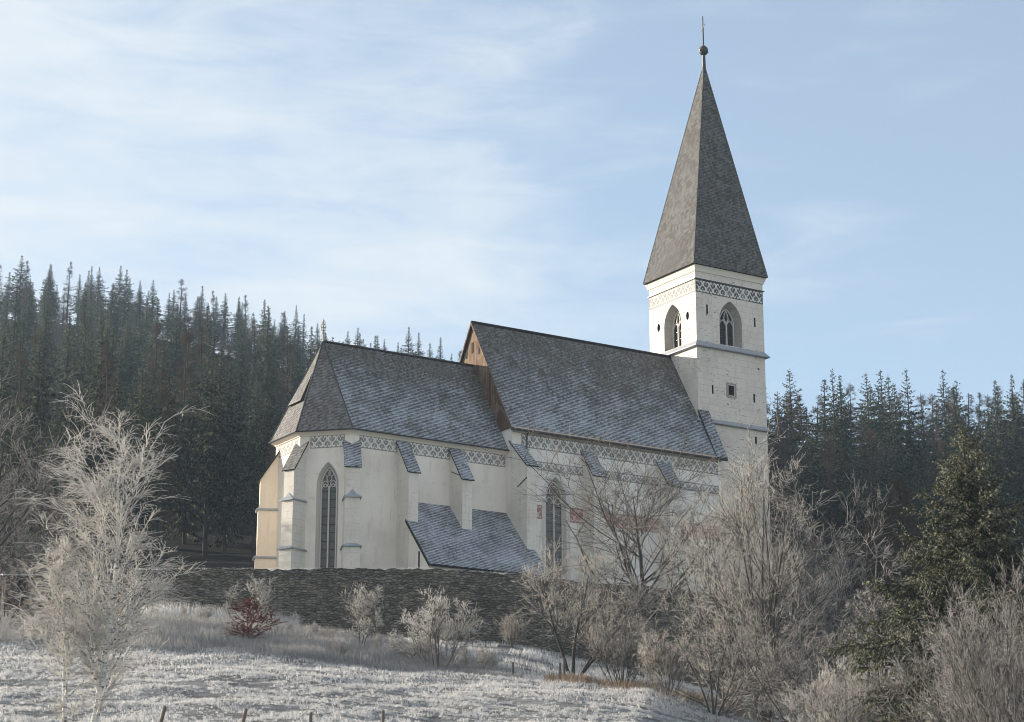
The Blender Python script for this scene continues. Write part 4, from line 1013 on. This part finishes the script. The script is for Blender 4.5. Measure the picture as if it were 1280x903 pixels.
plant_thing('bare_tree', 'multi_tree', px(900, 112), 112, 'slighter bare tree against the nave wall beside the tower', 'tree', fit('multi_tree', 900, 112, 570), 4.1)
plant_thing('thicket_bush', 'tangle', px(885, 98), 98, 'tangled arching thicket at the meadow edge below the tower', 'bush', fit('tangle', 885, 98, 735), 1.1)
plant_thing('thicket_bush', 'dim_tangle', px(985, 94), 94, 'dark tangled thicket around the stems right of the tower', 'bush', fit('dim_tangle', 985, 94, 745), 3.3)
plant_thing('pink_bush', 'pink_bush', px(1045, 84), 84, 'low bright frosted bush left of the big spruce foot', 'bush', fit('pink_bush', 1045, 84, 812), .9)
make_spreading('dim_sapling', 34, 5.0, 1, .1, 26, 7, 6, 'dim_twigs', 'frost_bark', r=.045, up=.4, a1=52, l1=.30, twl=.15, t1=.15)
plant_thing('pale_sapling', 'dim_sapling', px(1078, 112), 112, 'slender pale sapling in the gap between thicket and big spruce', 'sapling', fit('dim_sapling', 1078, 112, 655), .9)
plant_thing('young_larch', 'young_larch', px(1128, 150), 150, 'brown bare young larch left of the big spruce', 'larch tree', fit('young_larch', 1128, 150, 592), .3)
plant_thing('young_larch', 'young_larch', px(1090, 172), 172, 'small brown larch in the hollow below the right wood', 'larch tree', fit('young_larch', 1090, 172, 640), 2.3)
plant_thing('big_spruce', 'near_spruce', px(1216, 78), 78, 'big yellow-green spruce with hanging boughs at the right', 'spruce tree', fit('near_spruce', 1216, 78, 530), .6)
for pp, yy, s, rz, lb in [(1196, 66, fit('dense_bush', 1196, 66, 735), .3, 'dense upright bare bush in front of the big spruce, its left one'), (1244, 62, fit('dense_bush', 1244, 62, 715), 2.0, 'dense grey bare bush below the big spruce trunk'), (1304, 66, fit('dense_bush', 1304, 66, 664), 3.7, 'dense grey bare bush cut by the right picture edge')]:
    s = (s*.72, s*.72, s)
    plant_thing('bare_bush', 'dense_bush', px(pp, yy), yy, lb, 'bush', s, rz)
for pp, yy, s, rz, lb in [(-6, 150, fit('dim_tree', -6, 150, 450), .5, 'large grey bare tree at the left picture edge before the wood'), (38, 158, fit('dim_tree', 38, 158, 530), 2.5, 'forked bare tree behind the birch at far left'), (75, 150, fit('dim_tree', 75, 150, 600), 3.5, 'low bare tree between the birch and the dark wood')]:
    plant_thing('bare_tree', 'dim_tree', px(pp, yy), yy, lb, 'tree', s, rz)
for pp, yy, s, rz, lb in [(15, 118, fit('tangle', 15, 118, 690), 1.5, 'grey tangled bush at the far left edge of the meadow'), (85, 112, fit('tangle', 85, 112, 725), 2.7, 'grey tangled bush just behind the birch trunk'), (150, 124, fit('tangle', 150, 124, 745), .7, 'low tangled bush right of the birch below the wall')]:
    plant_thing('thicket_bush', 'tangle', px(pp, yy), yy, lb, 'bush', s, rz)
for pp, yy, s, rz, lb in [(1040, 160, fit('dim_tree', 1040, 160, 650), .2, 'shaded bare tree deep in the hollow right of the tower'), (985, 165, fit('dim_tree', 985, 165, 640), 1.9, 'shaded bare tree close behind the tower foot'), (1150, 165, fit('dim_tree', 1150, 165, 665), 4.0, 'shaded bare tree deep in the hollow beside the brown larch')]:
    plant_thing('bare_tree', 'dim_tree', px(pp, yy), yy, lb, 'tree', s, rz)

for i in range(20):
    pp = [20, 60, 105, 175, 200, 232, 262, 345, 365, 395, 418, 476, 498, 520, 585, 606, 240, 140, 430, 290][i]; yy = 109+((i*37) % 19)*.9+(6 if pp < 330 else 0)
    plant_thing('bank_shrub', ['frost_bush', 'tangle', 'young_tree'][i % 3], px(pp, yy), yy, 'low rimed shrub in the dry grass of the bank below the wall', 'bush', [.34, .22, .30][i % 3]*(.75+.06*(i % 8)), i*1.7, 'low rimed shrubs on the bank')
# young beech that keeps its withered leaves
def make_beech():
    rng = np.random.default_rng(77)
    P0, R0 = grow(rng, A1((0, 0, -.2)), A1((0, 0, 1)), A1(2.7), 8, .03, .3, A1(.035), A1(.008))
    P1, R1 = spawn(rng, P0, R0, 46, .08, .97, R(66), .15, lambda t, PL: 1.35*(1.05-t)**.8, 6, .08, .25, .5, .006, flat=.5)
    P2, R2 = spawn(rng, P1, R1, 8, .2, 1., R(42), .2, lambda t, PL: .10+PL*.3, 3, .1, .1, .6, .004, flat=.5)
    V, F = sprays(rng, P2, 80, .11, .036, .5); V1, F1_ = sprays(rng, P1, 40, .11, .036, .5)
    proto('beech', [('stems', tubemesh('beech_stems', [(P0, R0, 6), (P1, R1, 3), (P2, R2, 3)]), 'bark'), ('leaves', npmesh('beech_leaves', np.concatenate([V, V1]), np.concatenate([F, F1_+len(V)])), 'rust_leaves')])
make_beech()
plant_thing('beech_bush', 'beech', px(320, 114), 114, 'small young beech holding rust-red leaves before the stone wall', 'bush', (lambda f: (f*1.35, f*1.35, f))(fit('beech', 320, 114, 746)))

# ---------------- grass that nobody could count
def blades(name, x, y, zg, h, w, lean, m, rng, label=None, bend=.5):
    n = len(x); a = rng.random(n)*6.283; la = rng.random(n)*6.283; ll = lean*(.3+rng.random(n))
    wx, wy = np.cos(a)*w*.5, np.sin(a)*w*.5; dx, dy = np.cos(la)*ll*h, np.sin(la)*ll*h
    b = np.stack([x, y, zg-.03], -1)
    V = np.stack([b+np.stack([-wx, -wy, 0*x], -1), b+np.stack([wx, wy, 0*x], -1),
                  b+np.stack([dx*bend*.6+wx*.7, dy*bend*.6+wy*.7, h*.6], -1), b+np.stack([dx*bend*.6-wx*.7, dy*bend*.6-wy*.7, h*.6], -1),
                  b+np.stack([dx, dy, h*(1-.35*ll)], -1)], 1).reshape(-1, 3)
    i = np.arange(n)*5
    me = bpy.data.meshes.new(name)
    F4 = np.stack([i, i+1, i+2, i+3], -1); F3 = np.stack([i+3, i+2, i+4], -1)
    lv = np.concatenate([F4.ravel(), F3.ravel()]); ls = np.concatenate([np.arange(n)*4, n*4+np.arange(n)*3])
    me.vertices.add(len(V)); me.vertices.foreach_set('co', V.astype(np.float32).ravel())
    me.loops.add(len(lv)); me.loops.foreach_set('vertex_index', lv.astype(np.int32))
    me.polygons.add(len(ls)); me.polygons.foreach_set('loop_start', ls.astype(np.int32)); me.update(calc_edges=True)
    o = link(name, me, m); return tag(o, label, 'grass', kind='stuff')
def meadow_grass():
    rng = np.random.default_rng(5)
    nt = 62000
    y = 46+62*rng.random(nt)**.9; u = -.27+.53*rng.random(nt); x = u*y
    dens = vnoise(x*1.1, y*.8)+.6*vnoise(x*3.1+3, y*2.3)
    keep = rng.random(nt) < np.clip(.62+.5*dens, .10, 1); x, y, dens = x[keep], y[keep], dens[keep]
    k = 13; n0 = len(x); rad_ = np.repeat(.05+.12*rng.random(n0), k); aa = rng.random(n0*k)*6.283; rr = rad_*np.sqrt(rng.random(n0*k))
    X = np.repeat(x, k)+rr*np.cos(aa); Y = np.repeat(y, k)+rr*np.sin(aa)
    hh = np.repeat((.07+.13*rng.random(n0)**1.6)*np.clip(.75+.45*dens, .4, 1.5), k)*(.6+.8*rng.random(n0*k))
    blades('frosted_meadow_grass', X, Y, terrain(X, Y), hh, np.full(len(X), .026), 1.0, 'frost_grass', rng, 'short frosted grass covering the sloping meadow')
    # taller frosted tussocks along the crest
    n = 26000; u = -.27+.42*rng.random(n); y = 108.5-16*rng.random(n)**1.6; x = u*y
    blades('frosted_crest_grass', x, y, terrain(x, y), .08+.20*rng.random(n)**1.5, np.full(n, .022), .7, 'frost_grass', rng, 'longer frosted grass along the upper edge of the meadow')
def dry_bank():
    rng = np.random.default_rng(6)
    n = 120000; u = -.27+.275*rng.random(n); x0 = u*120
    tb = rng.random(n); yw = np.interp(x0, WX, WY); lim = np.interp(u, [-.27, -.12, -.05, .005], [1, .95, .55, .15])
    y = 107+(yw-108.5)*tb*lim; x = u*y
    keep = rng.random(n) < np.clip(.75+.5*vnoise(x*.9, y*.8), .15, 1); x, y, u = x[keep], y[keep], u[keep]; n = len(x)
    tall = np.interp(u, [-.27, -.1, -.04, .01], [1.0, 1.0, .75, .35])
    blades('rimed_bank_grass', x, y, terrain(x, y), (.22+.95*rng.random(n)*np.clip(.55+.6*vnoise(x*.7+5, y*1.1), .1, 1.1))*tall, np.full(n, .020), .45, 'dry_grass', rng, 'tall rimed dry grass on the bank below the stone wall')
    n = 5200; x = rng.uniform(-24, -13.5, n); y = np.interp(x, WX, WY)-1.0-4*rng.random(n)
    blades('frosted_reeds', x, y, terrain(x, y), 1.0+1.0*rng.random(n), np.full(n, .022), .16, 'frost_grass', rng, 'upright frosted stalks at the wall foot left of the beech')
    n = 30000; u = -.06+.16*rng.random(n); y = 108+22*rng.random(n); x = u*y
    keep = vnoise(x*.8, y*.9) > -.15; x, y = x[keep], y[keep]; n = len(x)
    blades('rimed_ditch_grass', x, y, terrain(x, y), .12+.26*rng.random(n), np.full(n, .020), .6, 'frost_grass', rng, 'low rimed grass in the hollow between meadow and wall')
    n = 7000; u = .015+.105*rng.random(n); y = np.interp(u, [.02, .06, .12], [106.5, 105.5, 100])+rng.normal(0, 1.5, n)+1; x = u*y; keep = vnoise(x*2.1, y*1.7) > -.1; x, y = x[keep], y[keep]; n = len(x)
    blades('withered_fence_grass', x, y, terrain(x, y), .22+.45*rng.random(n), np.full(n, .020), .5, 'brown_grass', rng, 'tan withered grass along the fence under the bushes')
    # fringe on top of the wall and in the churchyard
    n = 9000; x = rng.uniform(-28.3, 18, n); y = np.interp(x, WX, WY)+rng.uniform(-.35, .35, n)
    blades('wall_top_grass', x, y, np.full(n, WTOP), .07+.16*rng.random(n)**2.2, np.full(n, .018), .5, 'frost_grass', rng, 'frosted grass fringe along the top of the stone wall')
meadow_grass(); dry_bank()

# ---------------- fences and small things
def hill_y(pxx, ytop, h):                             # distance at which a post of height h just reaches the sight line
    v = (451.5-ytop)/2656; c, s_ = math.cos(R(15.3)), math.sin(R(15.3)); el = (s_+v*c)/(c-v*s_)
    return min(np.arange(44, 75, .25), key=lambda y: abs(tz(px(pxx, y), y)+h-el*y))
def post(x, y, h, lean, label, r=.055, group=None):
    mb = MB(); mb.tube([(0, 0, -.3), (lean*h*.5, 0, h*.5), (lean*h, .02, h)], [r*1.1, r, r*.92], 8)
    mb.tube([(lean*h, .02, h), (lean*h, .02, h+.03)], [r*.92, r*.45], 8)
    o = obj('fence_post', mb, ['post']); o.location = (x, y, tz(x, y)); tag(o, label, 'fence post', group); return o
for pp, yy, h, ln, lb in [(204, 56, 1.15, .22, 'leaning wooden fence post low in the meadow beside the birch'), (305, 56.5, 1.12, .20, 'leaning wooden fence post, second right of the birch'),
                      (395, 57.5, 1.05, .0, 'upright wooden fence post between a leaning post and a thicker post'), (483, 58, 1.12, .0, 'upright wooden fence post farthest right in the low meadow row')]:
    yy = hill_y(pp, {204: 884, 305: 887, 395: 892, 483: 889}[pp], h); post(px(pp, yy), yy, h, ln, lb, .045)
for pp, yy, h, ln, lb in [(699, 108, .95, 0, 'shorter of two paired posts left of the tan grass'), (704, 108.4, 1.25, .01, 'taller of two paired posts left of the tan grass'), (641, 108, .75, .02, 'small post in the frosted hollow left of the paired posts'),
                      (546, 118, .95, .0, 'grey fence post behind the wide frosted bush'), (897, 99, .95, .03, 'dark post in the bright gap under the thicket')]:
    post(px(pp, yy), yy, h, ln, lb, .06)
# little shed roof among the bushes at far left
def shed():
    x, y = px(42, 152), 152; g = tz(x, y); e = empty('garden_shed', (x, y, g), R(20)); tag(e, 'low shed with frosted roof half hidden by bushes at far left', 'shed')
    zt = 152*.170-g
    mb = MB(); mb.box(-1.7, 1.7, -1.3, 1.3, -1, zt-.55); obj('shed_wall', mb, ['dark_wood'], e)
    mb = MB(); mb.slab([(-2, -1.6, zt-.55), (2, -1.6, zt-.35), (2, 1.6, zt+.15), (-2, 1.6, zt-.05)], .1); obj('roof', mb, ['rime'], e)
shed()


# ------------------------------------------------------------------ winter haze: one closed box of thin even air round everything
hm = bpy.data.materials.new('cold haze'); hm.use_nodes = True; hm.node_tree.nodes.clear(); N = NT(hm.node_tree)
pv = N.n('ShaderNodeVolumePrincipled', {'Color': rgb(.60, .79, 1.0), 'Density': HAZE, 'Anisotropy': .0})
N.n('ShaderNodeOutputMaterial', {'Volume': pv.outputs[0]})
mb = MB(); mb.box(-1000, 1000, -120, 1600, -30, 150)
tag(obj('haze', mb, [hm]), kind='stuff')
